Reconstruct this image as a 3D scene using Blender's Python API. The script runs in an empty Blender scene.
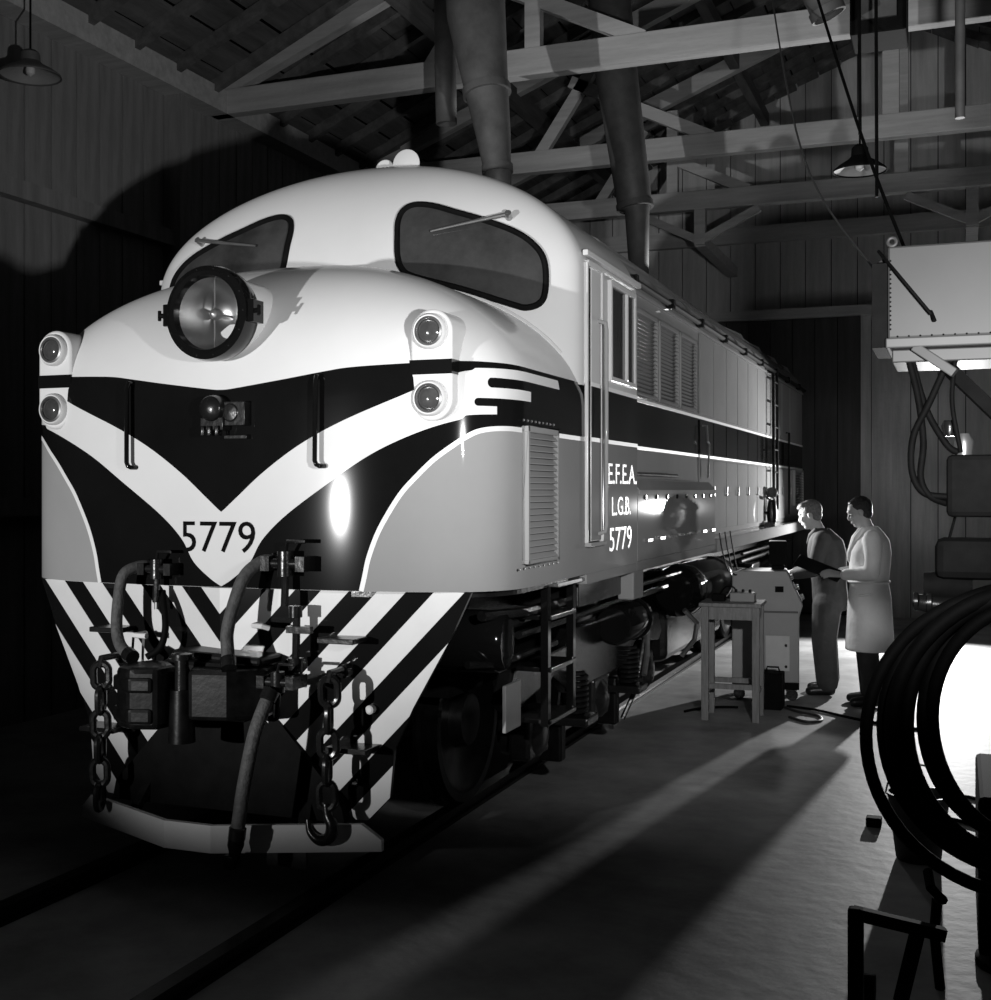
import bpy, bmesh, math, random
from mathutils import Vector, Matrix
random.seed(4)
PI = math.pi
scene = bpy.context.scene
col = scene.collection

# ------------------------------------------------------------------ camera
cam_d = bpy.data.cameras.new('camera')
cam = bpy.data.objects.new('camera', cam_d)
col.objects.link(cam)
FPX = 1230.0
YAW = math.atan(477 / FPX)
cam.location = (3.14, -4.815, 1.8)
cam.rotation_euler = (PI / 2, 0, YAW)
cam_d.sensor_fit = 'HORIZONTAL'
cam_d.sensor_width = 36
cam_d.lens = 36 * FPX / 991
cam_d.shift_x = 14.5 / 991
cam_d.shift_y = -10.0 / 991
scene.camera = cam
# ------------------------------------------------------------------ world, lights, exposure
world = bpy.data.worlds.new('world')
scene.world = world
world.use_nodes = True
world.node_tree.nodes['Background'].inputs[0].default_value = (1, 1, 1, 1)
world.node_tree.nodes['Background'].inputs[1].default_value = 0.0005
scene.view_settings.view_transform = 'Standard'
scene.view_settings.look = 'None'
scene.view_settings.gamma = 1
scene.view_settings.use_curve_mapping = False
scene.view_settings.exposure = 0.0


def spot(name, loc, target, watts, angle, blend, radius):
    l = bpy.data.lights.new(name, 'SPOT')
    l.energy = watts
    l.spot_size = math.radians(angle)
    l.spot_blend = blend
    l.shadow_soft_size = radius
    o = bpy.data.objects.new(name, l)
    o.location = loc
    o.rotation_euler = (Vector(target) - Vector(loc)).to_track_quat('-Z', 'Y').to_euler()
    col.objects.link(o)
    return o


# photographer's lamps: one straight ahead of the nose, one low beside the machine on the
# right, one flood far back on the right, one work lamp by the test set
spot('front_flood', (-1.35, -6.4, 1.65), (0.2, 0.5, 2.36), 1560, 38.5, 0.6, 0.05)
spot('low_flood', (3.34, -2.4, 2.1), (-.1, 6.6, 5.0), 590, 92, 0.7, 0.06)
spot('work_lamp', (1.42, 6.45, 1.62), (2.6, 6.1, 1.25), 62, 130, 0.5, 0.04)
spot('rear_flood', (3.08, 11.2, 1.58), (2.2, 5.5, 0.2), 1350, 125, 0.6, 0.06)


# ------------------------------------------------------------------ materials
def mat(name, v, rough=0.5, metal=0.0, noise=None, bump=None, spec=0.5, coat=0.0, emit=0.0):
    """v: grey value; noise=(scale, amount, stretch xyz); bump=(scale, strength)"""
    m = bpy.data.materials.new(name)
    m.use_nodes = True
    nt = m.node_tree
    b = nt.nodes['Principled BSDF']
    b.inputs['Base Color'].default_value = (v, v, v, 1)
    b.inputs['Roughness'].default_value = rough
    b.inputs['Metallic'].default_value = metal
    b.inputs['Specular IOR Level'].default_value = spec
    b.inputs['Coat Weight'].default_value = coat
    b.inputs['Coat Roughness'].default_value = 0.12
    tc = nt.nodes.new('ShaderNodeTexCoord')
    if noise:
        mp = nt.nodes.new('ShaderNodeMapping')
        mp.inputs['Scale'].default_value = noise[2] if len(noise) > 2 else (1, 1, 1)
        n = nt.nodes.new('ShaderNodeTexNoise')
        n.inputs['Scale'].default_value = noise[0]
        n.inputs['Detail'].default_value = 8
        n.inputs['Roughness'].default_value = 0.65
        r = nt.nodes.new('ShaderNodeValToRGB')
        a = noise[1]
        lo, hi = v * (1 - a), v * (1 + a)
        r.color_ramp.elements[0].position = 0.3
        r.color_ramp.elements[1].position = 0.7
        r.color_ramp.elements[0].color = (lo, lo, lo, 1)
        r.color_ramp.elements[1].color = (hi, hi, hi, 1)
        nt.links.new(tc.outputs['Object'], mp.inputs['Vector'])
        nt.links.new(mp.outputs[0], n.inputs['Vector'])
        nt.links.new(n.outputs['Fac'], r.inputs[0])
        nt.links.new(r.outputs[0], b.inputs['Base Color'])
    if bump:
        n2 = nt.nodes.new('ShaderNodeTexNoise')
        n2.inputs['Scale'].default_value = bump[0]
        n2.inputs['Detail'].default_value = 6
        bp = nt.nodes.new('ShaderNodeBump')
        bp.inputs['Strength'].default_value = bump[1]
        bp.inputs['Distance'].default_value = 0.02
        nt.links.new(tc.outputs['Object'], n2.inputs['Vector'])
        nt.links.new(n2.outputs['Fac'], bp.inputs['Height'])
        nt.links.new(bp.outputs[0], b.inputs['Normal'])
    return m


M = {
    'cream': mat('cream_enamel', 0.66, 0.16, noise=(1.2, 0.04), spec=0.05),
    'black': mat('black_enamel', 0.006, 0.09, noise=(2, 0.2), spec=0.3),
    'grey': mat('mid_enamel', 0.27, 0.05, noise=(1.2, 0.06), spec=0.012),
    'hood': mat('hood_enamel', 0.36, 0.04, noise=(1.0, 0.08), spec=0.14),
    'white': mat('white_line', 0.72, 0.4, noise=(3, 0.03)),
    'letter': mat('white_letter', 0.75, 0.45, noise=(3, 0.03)),
    'stripe': mat('apron_white', 0.62, 0.45, noise=(2.5, 0.08)),
    'blackmet': mat('black_steel', 0.009, 0.25, noise=(8, 0.5), bump=(30, 0.1)),
    'greasy': mat('greasy_steel', 0.004, 0.34, 0.0, noise=(14, 0.7), bump=(25, 0.06), spec=0.22),
    'dullblack': mat('dull_black', 0.005, 0.75, noise=(10, 0.4), spec=0.08),
    'steel': mat('bare_steel', 0.35, 0.3, 0.8, noise=(10, 0.2)),
    'hose': mat('rubber_hose', 0.06, 0.7, noise=(30, 0.4), bump=(80, 0.3)),
    'cable': mat('cable_rubber', 0.003, 0.7, noise=(20, 0.4), spec=0.08),
    'glass': mat('dark_glass', 0.045, 0.05, noise=(2.2, 0.6), spec=0.6),
    'reflector': mat('lamp_reflector', 0.45, 0.32, 1.0, noise=(4, 0.1)),
    'lens': mat('marker_lens', 0.06, 0.08, noise=(6, 0.5), spec=0.8, coat=0.5),
    'floor': mat('workshop_concrete', 0.30, 0.58, noise=(1.1, 0.5), bump=(9, 0.2), spec=0.2),
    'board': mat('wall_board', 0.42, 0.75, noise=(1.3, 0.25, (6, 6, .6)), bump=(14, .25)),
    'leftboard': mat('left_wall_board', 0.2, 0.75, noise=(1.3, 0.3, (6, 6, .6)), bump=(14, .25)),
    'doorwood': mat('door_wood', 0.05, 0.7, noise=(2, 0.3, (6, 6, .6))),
    'timber': mat('roof_timber', 0.40, 0.75, noise=(2.0, 0.2, (.5, 6, 6)), bump=(18, 0.3)),
    'sark': mat('roof_sarking', 0.10, 0.8, noise=(1.6, 0.45, (5, .6, 5)), bump=(12, 0.4)),
    'duct': mat('duct_sheet', 0.10, 0.6, 0.2, noise=(4, 0.35)),
    'enamel': mat('lamp_enamel', 0.30, 0.5, noise=(5, 0.15)),
    'box': mat('box_paint', 0.04, 0.5, noise=(2.2, 0.12)),
    'boxedge': mat('box_shelf', 0.07, 0.5, noise=(3, 0.1)),
    'cabinet': mat('cabinet_paint', 0.28, 0.45, noise=(3, 0.1)),
    'panel': mat('lit_panel', 0.55, 0.5, noise=(5, 0.08)),
    'wood': mat('stool_wood', 0.22, 0.6, noise=(5, 0.3, (8, 8, 1)), bump=(30, .2)),
    'overall': mat('overall_cloth', 0.06, 0.85, noise=(9, 0.25), bump=(7, 0.9)),
    'coat': mat('coat_cloth', 0.82, 0.85, noise=(6, 0.06), bump=(6, 0.9)),
    'trouser': mat('trouser_cloth', 0.03, 0.85, noise=(9, 0.3), bump=(7, 0.6)),
    'skin': mat('skin', 0.42, 0.55, noise=(14, 0.08)),
    'hair1': mat('light_hair', 0.14, 0.55, noise=(60, 0.5), bump=(70, 0.8)),
    'hair2': mat('dark_hair', 0.02, 0.45, noise=(60, 0.5), bump=(70, 0.8)),
    'shoe': mat('shoe_leather', 0.012, 0.35, noise=(12, 0.3)),
    'shirt': mat('shirt', 0.5, 0.8, noise=(6, 0.1)),
    'paper': mat('paper', 0.6, 0.7, noise=(6, 0.05)),
    'bucket': mat('bucket_metal', 0.06, 0.5, 0.3, noise=(7, 0.4)),
}


# ------------------------------------------------------------------ mesh helpers
class MB:
    def __init__(self):
        self.v = []
        self.f = []

    def add(self, vs, fs):
        o = len(self.v)
        self.v += [tuple(p) for p in vs]
        self.f += [tuple(i + o for i in f) for f in fs]
        return self

    def box(self, x0, x1, y0, y1, z0, z1, rot=None, pivot=None):
        vs = [Vector((x, y, z)) for z in (z0, z1) for y in (y0, y1) for x in (x0, x1)]
        if rot is not None:
            pv = Vector(pivot) if pivot else Vector(((x0 + x1) / 2, (y0 + y1) / 2, (z0 + z1) / 2))
            vs = [pv + rot @ (q - pv) for q in vs]
        return self.add(vs, [(0, 2, 3, 1), (4, 5, 7, 6), (0, 1, 5, 4), (2, 6, 7, 3), (0, 4, 6, 2), (1, 3, 7, 5)])

    def bar(self, a, b, w, h, up=(0, 0, 1)):
        a, b = Vector(a), Vector(b)
        d = (b - a).normalized()
        u = Vector(up)
        if abs(d.dot(u)) > 0.98:
            u = Vector((0, 1, 0))
        s = d.cross(u).normalized() * w / 2
        t = s.cross(d).normalized() * h / 2
        vs = [p + i * s + j * t for p in (a, b) for j in (-1, 1) for i in (-1, 1)]
        return self.add(vs, [(0, 2, 3, 1), (4, 5, 7, 6), (0, 1, 5, 4), (2, 6, 7, 3), (0, 4, 6, 2), (1, 3, 7, 5)])

    def tube(self, pts, r, n=10, closed=False, cap=True):
        pts = [Vector(p) for p in pts]
        rs = r if isinstance(r, (list, tuple)) else [r] * len(pts)
        N = len(pts)
        rings = []
        ref = None
        for i, p in enumerate(pts):
            if closed:
                d = pts[(i + 1) % N] - pts[i - 1]
            else:
                d = pts[min(i + 1, N - 1)] - pts[max(i - 1, 0)]
            d.normalize()
            if ref is None:
                ref = Vector((0, 0, 1)) if abs(d.z) < 0.9 else Vector((1, 0, 0))
            s = d.cross(ref)
            s.normalize()
            ref = s.cross(d).normalized()
            rings.append([p + rs[i] * (math.cos(2 * PI * k / n) * s + math.sin(2 * PI * k / n) * ref) for k in range(n)])
        vs = [q for rg in rings for q in rg]
        fs = []
        for i in range(N if closed else N - 1):
            j = (i + 1) % N
            for k in range(n):
                fs.append((i * n + k, i * n + (k + 1) % n, j * n + (k + 1) % n, j * n + k))
        if cap and not closed:
            fs.append(tuple(range(n - 1, -1, -1)))
            fs.append(tuple((N - 1) * n + k for k in range(n)))
        return self.add(vs, fs)

    def lathe(self, prof, c, axis, n=32, cap=True):
        """prof: list of (radius, height along axis) from point c"""
        c = Vector(c)
        a = Vector(axis).normalized()
        s = a.cross(Vector((0, 0, 1)) if abs(a.z) < 0.9 else Vector((1, 0, 0))).normalized()
        t = a.cross(s)
        vs = []
        for r, h in prof:
            for k in range(n):
                w = 2 * PI * k / n
                vs.append(c + a * h + r * (math.cos(w) * s + math.sin(w) * t))
        fs = []
        for i in range(len(prof) - 1):
            for k in range(n):
                fs.append((i * n + k, i * n + (k + 1) % n, (i + 1) * n + (k + 1) % n, (i + 1) * n + k))
        if cap:
            if prof[0][0] > 1e-4:
                fs.append(tuple(range(n - 1, -1, -1)))
            if prof[-1][0] > 1e-4:
                fs.append(tuple((len(prof) - 1) * n + k for k in range(n)))
        return self.add(vs, fs)

    def prism(self, poly, axis, a0, a1):
        """poly in the two other axes (order: x: (y,z), y: (x,z), z: (x,y)), extruded along axis"""
        n = len(poly)
        mk = {'x': lambda p, a: (a, p[0], p[1]), 'y': lambda p, a: (p[0], a, p[1]), 'z': lambda p, a: (p[0], p[1], a)}[axis]
        vs = [mk(p, a0) for p in poly] + [mk(p, a1) for p in poly]
        fs = [tuple(range(n))[::-1], tuple(range(n, 2 * n))]
        fs += [(i, (i + 1) % n, n + (i + 1) % n, n + i) for i in range(n)]
        return self.add(vs, fs)

    def grid(self, rows):
        nr, nc = len(rows), len(rows[0])
        vs = [p for r in rows for p in r]
        return self.add(vs, [(i * nc + j, i * nc + j + 1, (i + 1) * nc + j + 1, (i + 1) * nc + j) for i in range(nr - 1) for j in range(nc - 1)])

    def build(self, name, m, parent=None, smooth=False, bevel=0.0, fixn=True, solid=0.0):
        me = bpy.data.meshes.new(name)
        me.from_pydata(self.v, [], self.f)
        if fixn:
            bm = bmesh.new()
            bm.from_mesh(me)
            bmesh.ops.remove_doubles(bm, verts=bm.verts, dist=1e-5)
            bmesh.ops.recalc_face_normals(bm, faces=bm.faces)
            bm.to_mesh(me)
            bm.free()
        me.materials.append(M[m] if isinstance(m, str) else m)
        o = bpy.data.objects.new(name, me)
        col.objects.link(o)
        if smooth:
            for p in me.polygons:
                p.use_smooth = True
            if smooth != 'full':
                try:
                    me.set_sharp_from_angle(angle=math.radians(40))
                except Exception:
                    pass
        if solid:
            sm = o.modifiers.new('solid', 'SOLIDIFY')
            sm.thickness = solid
            sm.offset = 0
        if bevel:
            bv = o.modifiers.new('bevel', 'BEVEL')
            bv.width = bevel
            bv.segments = 2
            bv.limit_method = 'ANGLE'
        if parent is not None:
            attach(o, parent)
        return o


def wloc(o):
    """world translation of an object (translations only)"""
    p = Vector(o.location)
    while o.parent:
        p = p + o.matrix_parent_inverse.to_translation()
        o = o.parent
        p = p + Vector(o.location)
    return p


def attach(o, parent):
    o.parent = parent
    o.matrix_parent_inverse = Matrix.Translation(-wloc(parent))


def tag(o, label, cat, group=None, kind=None):
    o['label'] = label
    o['category'] = cat
    if group:
        o['group'] = group
    if kind:
        o['kind'] = kind
    return o


def thing(name, loc, label, cat, group=None):
    o = bpy.data.objects.new(name, None)
    o.empty_display_size = 0.1
    o.location = loc
    col.objects.link(o)
    return tag(o, label, cat, group)


def struct(o):
    o['kind'] = 'structure'
    return o


def text_mesh(txt, name, m, width, height, fn, parent, thick=0.002):
    """lettering fitted to width x height; fn(u, v, n) -> 3-D point, u in 0..width, v in 0..height"""
    cu = bpy.data.curves.new('tmp_text', 'FONT')
    cu.body = txt
    cu.extrude = 0.5
    cu.resolution_u = 4
    ob = bpy.data.objects.new('tmp_text', cu)
    col.objects.link(ob)
    dg = bpy.context.evaluated_depsgraph_get()
    me = bpy.data.meshes.new_from_object(ob.evaluated_get(dg))
    bpy.data.objects.remove(ob)
    bpy.data.curves.remove(cu)
    xs = [v.co.x for v in me.vertices]
    ys = [v.co.y for v in me.vertices]
    x0, x1, y0, y1 = min(xs), max(xs), min(ys), max(ys)
    for v in me.vertices:
        u = (v.co.x - x0) / (x1 - x0) * width
        w = (v.co.y - y0) / (y1 - y0) * height
        v.co = Vector(fn(u, w, thick if v.co.z > 0 else 0.0))
    me.name = name
    me.materials.clear()
    me.materials.append(M[m])
    o = bpy.data.objects.new(name, me)
    col.objects.link(o)
    attach(o, parent)
    return o


def interp(tab, x):
    if x <= tab[0][0]:
        return tab[0][1]
    for (a, b), (c, d) in zip(tab, tab[1:]):
        if x <= c:
            return b + (d - b) * (x - a) / (c - a)
    return tab[-1][1]


def smooth_tab(tab, n=80):
    """resample a table with Catmull-Rom"""
    out = []
    for i in range(len(tab) - 1):
        p0 = tab[max(i - 1, 0)]
        p1, p2 = tab[i], tab[i + 1]
        p3 = tab[min(i + 2, len(tab) - 1)]
        k = max(2, n // (len(tab) - 1))
        for j in range(k):
            t = j / k
            q = [0.5 * ((2 * p1[d]) + (-p0[d] + p2[d]) * t + (2 * p0[d] - 5 * p1[d] + 4 * p2[d] - p3[d]) * t * t + (-p0[d] + 3 * p1[d] - 3 * p2[d] + p3[d]) * t ** 3) for d in range(len(p1))]
            out.append(tuple(q))
    out.append(tuple(tab[-1]))
    return out


# ================================================================== the setting
WL, WB, WR = -3.6, 13.5, 8.6          # left wall X, back wall Y, right wall X
ZP = 5.45                             # wall plate height
RIDGE_X, RIDGE_Z = 2.5, 8.3
floor = struct(MB().box(WL - .2, WR, -9, WB + .2, -0.15, 0.0).build('floor', 'floor'))
# slab joint lines: shallow strips of filler in the floor, lying beside the track
for (a, b) in (((4.6, -2.0), (4.6, 13.4)),):
    MB().bar((a[0], a[1], 0.003), (b[0], b[1], 0.003), 0.012, 0.008).build('joint_strip', 'floor', floor)
# left wall: backing, boards, rail
wall_left = struct(MB().box(WL - .12, WL - .06, -9, WB, 0, ZP + .2).build('wall_left', 'dullblack'))
me_b = None
n_b = int((WB + 5) / 0.30)
for i in range(n_b):
    y = -5 + i * 0.30
    if me_b is None:
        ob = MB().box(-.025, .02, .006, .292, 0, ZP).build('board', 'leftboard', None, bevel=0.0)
        me_b = ob.data
    else:
        ob = bpy.data.objects.new('board', me_b)
        col.objects.link(ob)
    ob.location = (WL - .03 + random.uniform(-.006, .006), y, 0)
    ob.parent = wall_left
for z0, z1, nm in ((4.02, 4.16, 'wall_rail'), (1.6, 1.74, 'wall_rail'), (ZP - .05, ZP + .17, 'wall_plate')):
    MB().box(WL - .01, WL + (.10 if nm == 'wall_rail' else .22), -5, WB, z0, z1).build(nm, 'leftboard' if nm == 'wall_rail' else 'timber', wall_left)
for k in range(4):
    y = 5.4 - 4.9 + k * 4.1
    MB().box(WL - .01, WL + .16, y, y + .16, 0, ZP).build('wall_post', 'leftboard', wall_left)
# back wall: boards above and beside the big door
wall_back = struct(MB().box(WL, WR, WB + .06, WB + .12, 0, 9.0).build('wall_back', 'dullblack'))
DX0, DX1, DZ = -1.95, 1.85, 4.28
me1 = me2 = None
w = 0.36
x = WL
while x < WR:
    isdoor = x + w > DX0 and x < DX1
    if isdoor:
        if me1 is None:
            ob = MB().box(.006, w - .006, -.02, .03, DZ + .14, 9.0).build('board', 'board')
            me1 = ob.data
        else:
            ob = bpy.data.objects.new('board', me1)
            col.objects.link(ob)
    else:
        if me2 is None:
            ob = MB().box(.006, w - .006, -.02, .03, 0, 9.0).build('board', 'board')
            me2 = ob.data
        else:
            ob = bpy.data.objects.new('board', me2)
            col.objects.link(ob)
    ob.location = (x, WB + .03 + random.uniform(-.007, .007), 0)
    ob.parent = wall_back
    x += w
MB().box(WL, WR, WB - .12, WB + .03, 5.42, 5.66).build('wall_plate', 'timber', wall_back)
MB().box(DX0 - .3, DX1 + .25, WB - .16, WB + .03, DZ, DZ + .14).build('door_header', 'timber', wall_back)
MB().box(DX1, DX1 + .14, WB - .06, WB + .03, 0, DZ).build('door_post', 'board', wall_back)
MB().box(DX1 + .145, DX1 + .42, WB + .005, WB + .055, 0, DZ + .14).build('board', 'board', wall_back)
MB().box(DX0 - .42, DX0, WB + .005, WB + .055, 0, DZ + .14).build('board', 'board', wall_back)
door = struct(MB().box(DX0, DX1, WB - .02, WB + .02, .02, DZ).build('door_1', 'dullblack'))
nd = 12
for i in range(nd):
    a = DX0 + (DX1 - DX0) * i / nd
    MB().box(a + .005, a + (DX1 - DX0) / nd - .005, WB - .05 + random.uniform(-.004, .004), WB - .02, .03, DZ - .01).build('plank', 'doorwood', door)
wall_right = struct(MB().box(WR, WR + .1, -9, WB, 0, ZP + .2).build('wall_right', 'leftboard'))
wall_front = struct(MB().box(WL, WR, -9.1, -9, 0, 8.5).build('wall_front', 'dullblack'))
# roof: two slopes of sarking planks on purlins, closed above by thin sheet
ceiling = struct(MB().add([(WL - .3, -9, ZP + .2), (RIDGE_X, -9, RIDGE_Z + .1), (RIDGE_X, WB + .1, RIDGE_Z + .1), (WL - .3, WB + .1, ZP + .2),
                           (WR + .3, -9, ZP + .2), (WR + .3, WB + .1, ZP + .2)], [(0, 1, 2, 3), (1, 4, 5, 2)]).build('ceiling', 'dullblack', solid=.05, fixn=False))


def roof_pt(x, dz=0.0):
    if x < RIDGE_X:
        t = (x - WL) / (RIDGE_X - WL)
    else:
        t = (WR - x) / (WR - RIDGE_X)
    return ZP + .18 + t * (RIDGE_Z - ZP - .12) + dz


for i in range(20):
    for sl in (0, 1):
        a, b = (WL, RIDGE_X) if sl == 0 else (RIDGE_X, WR)
        xa = a + (b - a) * i / 20
        xb = a + (b - a) * (i + 1) / 20 - .015
        j = random.uniform(-.025, .01)
        p = MB()
        za, zb = roof_pt(xa, -.02 + j), roof_pt(xb, -.045 + j)
        p.add([(xa, -6, za), (xb, -6, zb), (xb, WB, zb), (xa, WB, za), (xa, -6, za + .03), (xb, -6, zb + .03), (xb, WB, zb + .03), (xa, WB, za + .03)],
              [(0, 3, 2, 1), (4, 5, 6, 7), (0, 1, 5, 4), (1, 2, 6, 5), (2, 3, 7, 6), (3, 0, 4, 7)])
        p.build('sarking_plank', 'sark', ceiling)
for k in range(30):
    y = -4.5 + k * 0.6
    for sl in (0, 1):
        a, b = (WL, RIDGE_X) if sl == 0 else (RIDGE_X, WR)
        MB().bar((a, y, roof_pt(a + 1e-4, -.11)), (b, y, roof_pt(b - 1e-4, -.11)), .07, .11).build('rafter', 'sark', ceiling)
for xx in (-1.6, .5, 4.4, 6.5):
    MB().bar((xx, -6, roof_pt(xx, -.24)), (xx, WB, roof_pt(xx, -.24)), .12, .18).build('purlin', 'sark', ceiling)

# timber trusses
truss_labels = ['nearest lit timber roof truss crossing above the cab roof',
                'middle timber roof truss crossing above the pendant lamp shade',
                'farthest timber roof truss, just in front of the boarded end wall']
for k, ty in enumerate((5.35, 8.45, 10.95)):
    t = thing('roof_truss', (RIDGE_X, ty, ZP), truss_labels[k], 'roof truss', 'timber trusses under the roof')
    MB().box(WL + .02, WR - .02, ty - .07, ty + .07, ZP - .05, ZP + .19).build('tie_beam', 'timber', t, bevel=.01)
    for sx, e in ((-1, WL), (1, WR)):
        MB().bar((e + .1 * -sx, ty, ZP + .2), (RIDGE_X, ty, RIDGE_Z - .3), .12, .2).build('principal_rafter', 'timber', t)
        for fr, fr2 in ((.30, .42), (.62, .74)):
            xb = RIDGE_X + (e - RIDGE_X) * fr
            xt = RIDGE_X + (e - RIDGE_X) * (fr2 - .22 if fr > .5 else fr2 + .14)
            MB().bar((xb, ty, ZP + .15), (xt, ty, roof_pt(xt, -.45)), .09, .13).build('strut', 'timber', t)
        xq = RIDGE_X + (e - RIDGE_X) * .46
        MB().box(xq - .07, xq + .07, ty - .05, ty + .05, ZP + .15, roof_pt(xq, -.4)).build('queen_post', 'timber', t)
    MB().box(RIDGE_X - .08, RIDGE_X + .08, ty - .06, ty + .06, ZP + .15, RIDGE_Z - .3).build('king_post', 'timber', t)
# braces standing under the third truss and the end plate (longitudinal ties)
for k, (xx, ya, yb) in enumerate(((0.05, 10.95, 13.4), (3.3, 10.95, 13.4))):
    t = thing('timber_brace', (xx, ya, ZP - .1), ['short timber post and angled braces under the farthest truss near the loco roof',
              'short timber post and angled braces under the farthest truss at the right'][k], 'timber brace', 'braces under the trusses')
    MB().box(xx - .07, xx + .07, ya - .05, ya + .05, ZP - .5, ZP - .05).build('post', 'timber', t)
    for s in (-1, 1):
        MB().bar((xx, ya, ZP - .45), (xx + s * .75, ya, ZP - .08), .07, .1).build('brace', 'timber', t)
    MB().box(xx - .07, xx + .07, ya, yb, ZP - .52, ZP - .38).build('tie', 'timber', t)
# rails
for sx in (-1, 1):
    r = MB()
    r.box(sx * .567 - .035, sx * .567 + .035, -3.5, WB - .1, .0, .02).box(sx * .567 - .01, sx * .567 + .01, -3.5, WB - .1, .02, .05).box(sx * .567 - .035, sx * .567 + .035, -3.5, WB - .1, .05, .079)
    tag(r.build('rail', 'greasy'), ['steel running rail under the far side of the locomotive', 'steel running rail under the near side of the locomotive'][sx > 0], 'rail', 'rails of the track')

# ================================================================== the locomotive
W_ = 1.31
loco = thing('locomotive', (0, 5, 0), 'big diesel locomotive with striped nose, single round headlight and number 5779', 'locomotive')


def plan_curve(half, nb, nn, ye, n=160):
    pts = []
    for i in range(n + 1):
        t = i / n * PI / 2
        pts.append((half * math.sin(t) ** (2 / nn), nb * (1 - max(math.cos(t), 0) ** (2 / nn))))
    k = 40
    for i in range(1, k + 1):
        pts.append((half, nb + (ye - nb) * i / k))
    S = [0]
    for (a, b), (c, d) in zip(pts, pts[1:]):
        S.append(S[-1] + math.hypot(c - a, d - b))
    return S, pts


class Skin:
    def __init__(self, half, nb, nn, ye, zt, ht, yc, q, y0):
        self.S, self.P = plan_curve(half, nb, nn, ye)
        self.tx = [(s, p[0]) for s, p in zip(self.S, self.P)]
        self.ty = [(s, p[1]) for s, p in zip(self.S, self.P)]
        self.zt, self.ht, self.yc, self.q, self.y0 = zt, ht, yc, q, y0
        self.smax = self.S[-1]

    def p(self, s, z):
        a = min(abs(s), self.smax)
        x = interp(self.tx, a)
        y = interp(self.ty, a)
        if z > self.zt:
            th = min(1, (z - self.zt) / self.ht)
            E = max(0, 1 - th * th) ** (1 / self.q)
            x *= E
            if y < self.yc:
                y = self.yc - (self.yc - y) * E
        return Vector((math.copysign(x, s), y + self.y0, z))

    def n(self, s, z):
        e = 0.004
        z2 = min(z, self.zt + self.ht - .02)
        d1 = self.p(min(s + e, self.smax), z2) - self.p(max(s - e, -self.smax), z2)
        d2 = self.p(s, z2 + e) - self.p(s, z2 - e)
        n = d1.cross(d2)
        n.normalize()
        return n

    def o(self, s, z, off):
        return self.p(s, z) + self.n(s, z) * off

    def shell(self, z0, ns=160, nz=60):
        rows = []
        svals = [self.smax * math.copysign(abs(u) ** 0.9, u) for u in [(-1 + 2 * i / ns) for i in range(ns + 1)]]
        zs = [z0 + (self.zt - z0) * i / 14 for i in range(14)] + [self.zt + self.ht * math.sin(PI / 2 * i / (nz - 14)) for i in range(nz - 13)]
        for z in zs:
            rows.append([self.p(s, z) for s in svals])
        return MB().grid(rows)

    def band(self, s0, s1, lo, hi, off, ns=60, nz=8, th=.0012):
        """painted area between two z curves, a thin skin on the body"""
        rows = []
        for i in range(ns + 1):
            s = s0 + (s1 - s0) * i / ns
            a = lo(s) if callable(lo) else lo
            b = hi(s) if callable(hi) else hi
            rows.append([self.o(s, a + (b - a) * j / nz, off) for j in range(nz + 1)])
        return MB().grid(rows)

    def poly(self, pts, off, rings=6):
        """filled convex-ish outline in (s,z)"""
        cs = sum(p[0] for p in pts) / len(pts)
        cz = sum(p[1] for p in pts) / len(pts)
        rows = []
        for r in range(rings + 1):
            t = r / rings
            rows.append([self.o(cs + (p[0] - cs) * t, cz + (p[1] - cz) * t, off) for p in pts + pts[:1]])
        return MB().grid(rows)

    def ribbon(self, pts, width, off):
        rows = []
        for i, p in enumerate(pts):
            a = pts[max(i - 1, 0)]
            b = pts[min(i + 1, len(pts) - 1)]
            d = Vector((b[0] - a[0], b[1] - a[1])).normalized()
            n = Vector((-d.y, d.x)) * width / 2
            rows.append([self.o(p[0] - n.x, p[1] - n.y, off), self.o(p[0], p[1], off), self.o(p[0] + n.x, p[1] + n.y, off)])
        return MB().grid(rows)


NZ0 = 1.355
nose = Skin(W_, .55, 3.0, 1.45, 2.25, .69, .8, 2.0, 0.0)
nose_o = nose.shell(NZ0).build('nose_body', 'cream', loco, smooth='full')
blacktop = smooth_tab([(0, 2.258), (.06, 2.262), (.32, 2.296), (.52, 2.325), (.65, 2.341), (.92, 2.354), (1.15, 2.364), (1.34, 2.363), (1.67, 2.36), (2.6, 2.363)])
chevtop = smooth_tab([(0, 1.70), (.02, 1.715), (.08, 1.765), (.22, 1.88), (.40, 2.0), (.6, 2.10), (.88, 2.212), (1.096, 2.30), (1.2, 2.324), (1.337, 2.336), (2.6, 2.338)])
chevbot = smooth_tab([(0, 1.360), (.06, 1.395), (.15, 1.47), (.215, 1.575), (.34, 1.69), (.56, 1.84), (.75, 1.96), (.95, 2.05), (1.13, 2.105), (1.31, 2.133), (2.6, 2.14)])
greyc = smooth_tab([(.70, 1.356), (.715, 1.42), (.733, 1.5), (.77, 1.6), (.815, 1.685), (.88, 1.785), (.948, 1.86), (1.02, 1.93), (1.093, 1.985), (1.17, 2.035), (1.241, 2.062), (1.364, 2.072), (1.6, 2.068), (2.5, 2.066)], 130)
fb = lambda tab: (lambda s: interp(tab, abs(s)))
SE = nose.smax - .002
nose.band(-SE, SE, NZ0 + .001, fb(blacktop), .0015, 200, 16).build('black_field', 'black', nose_o, smooth='full')
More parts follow.
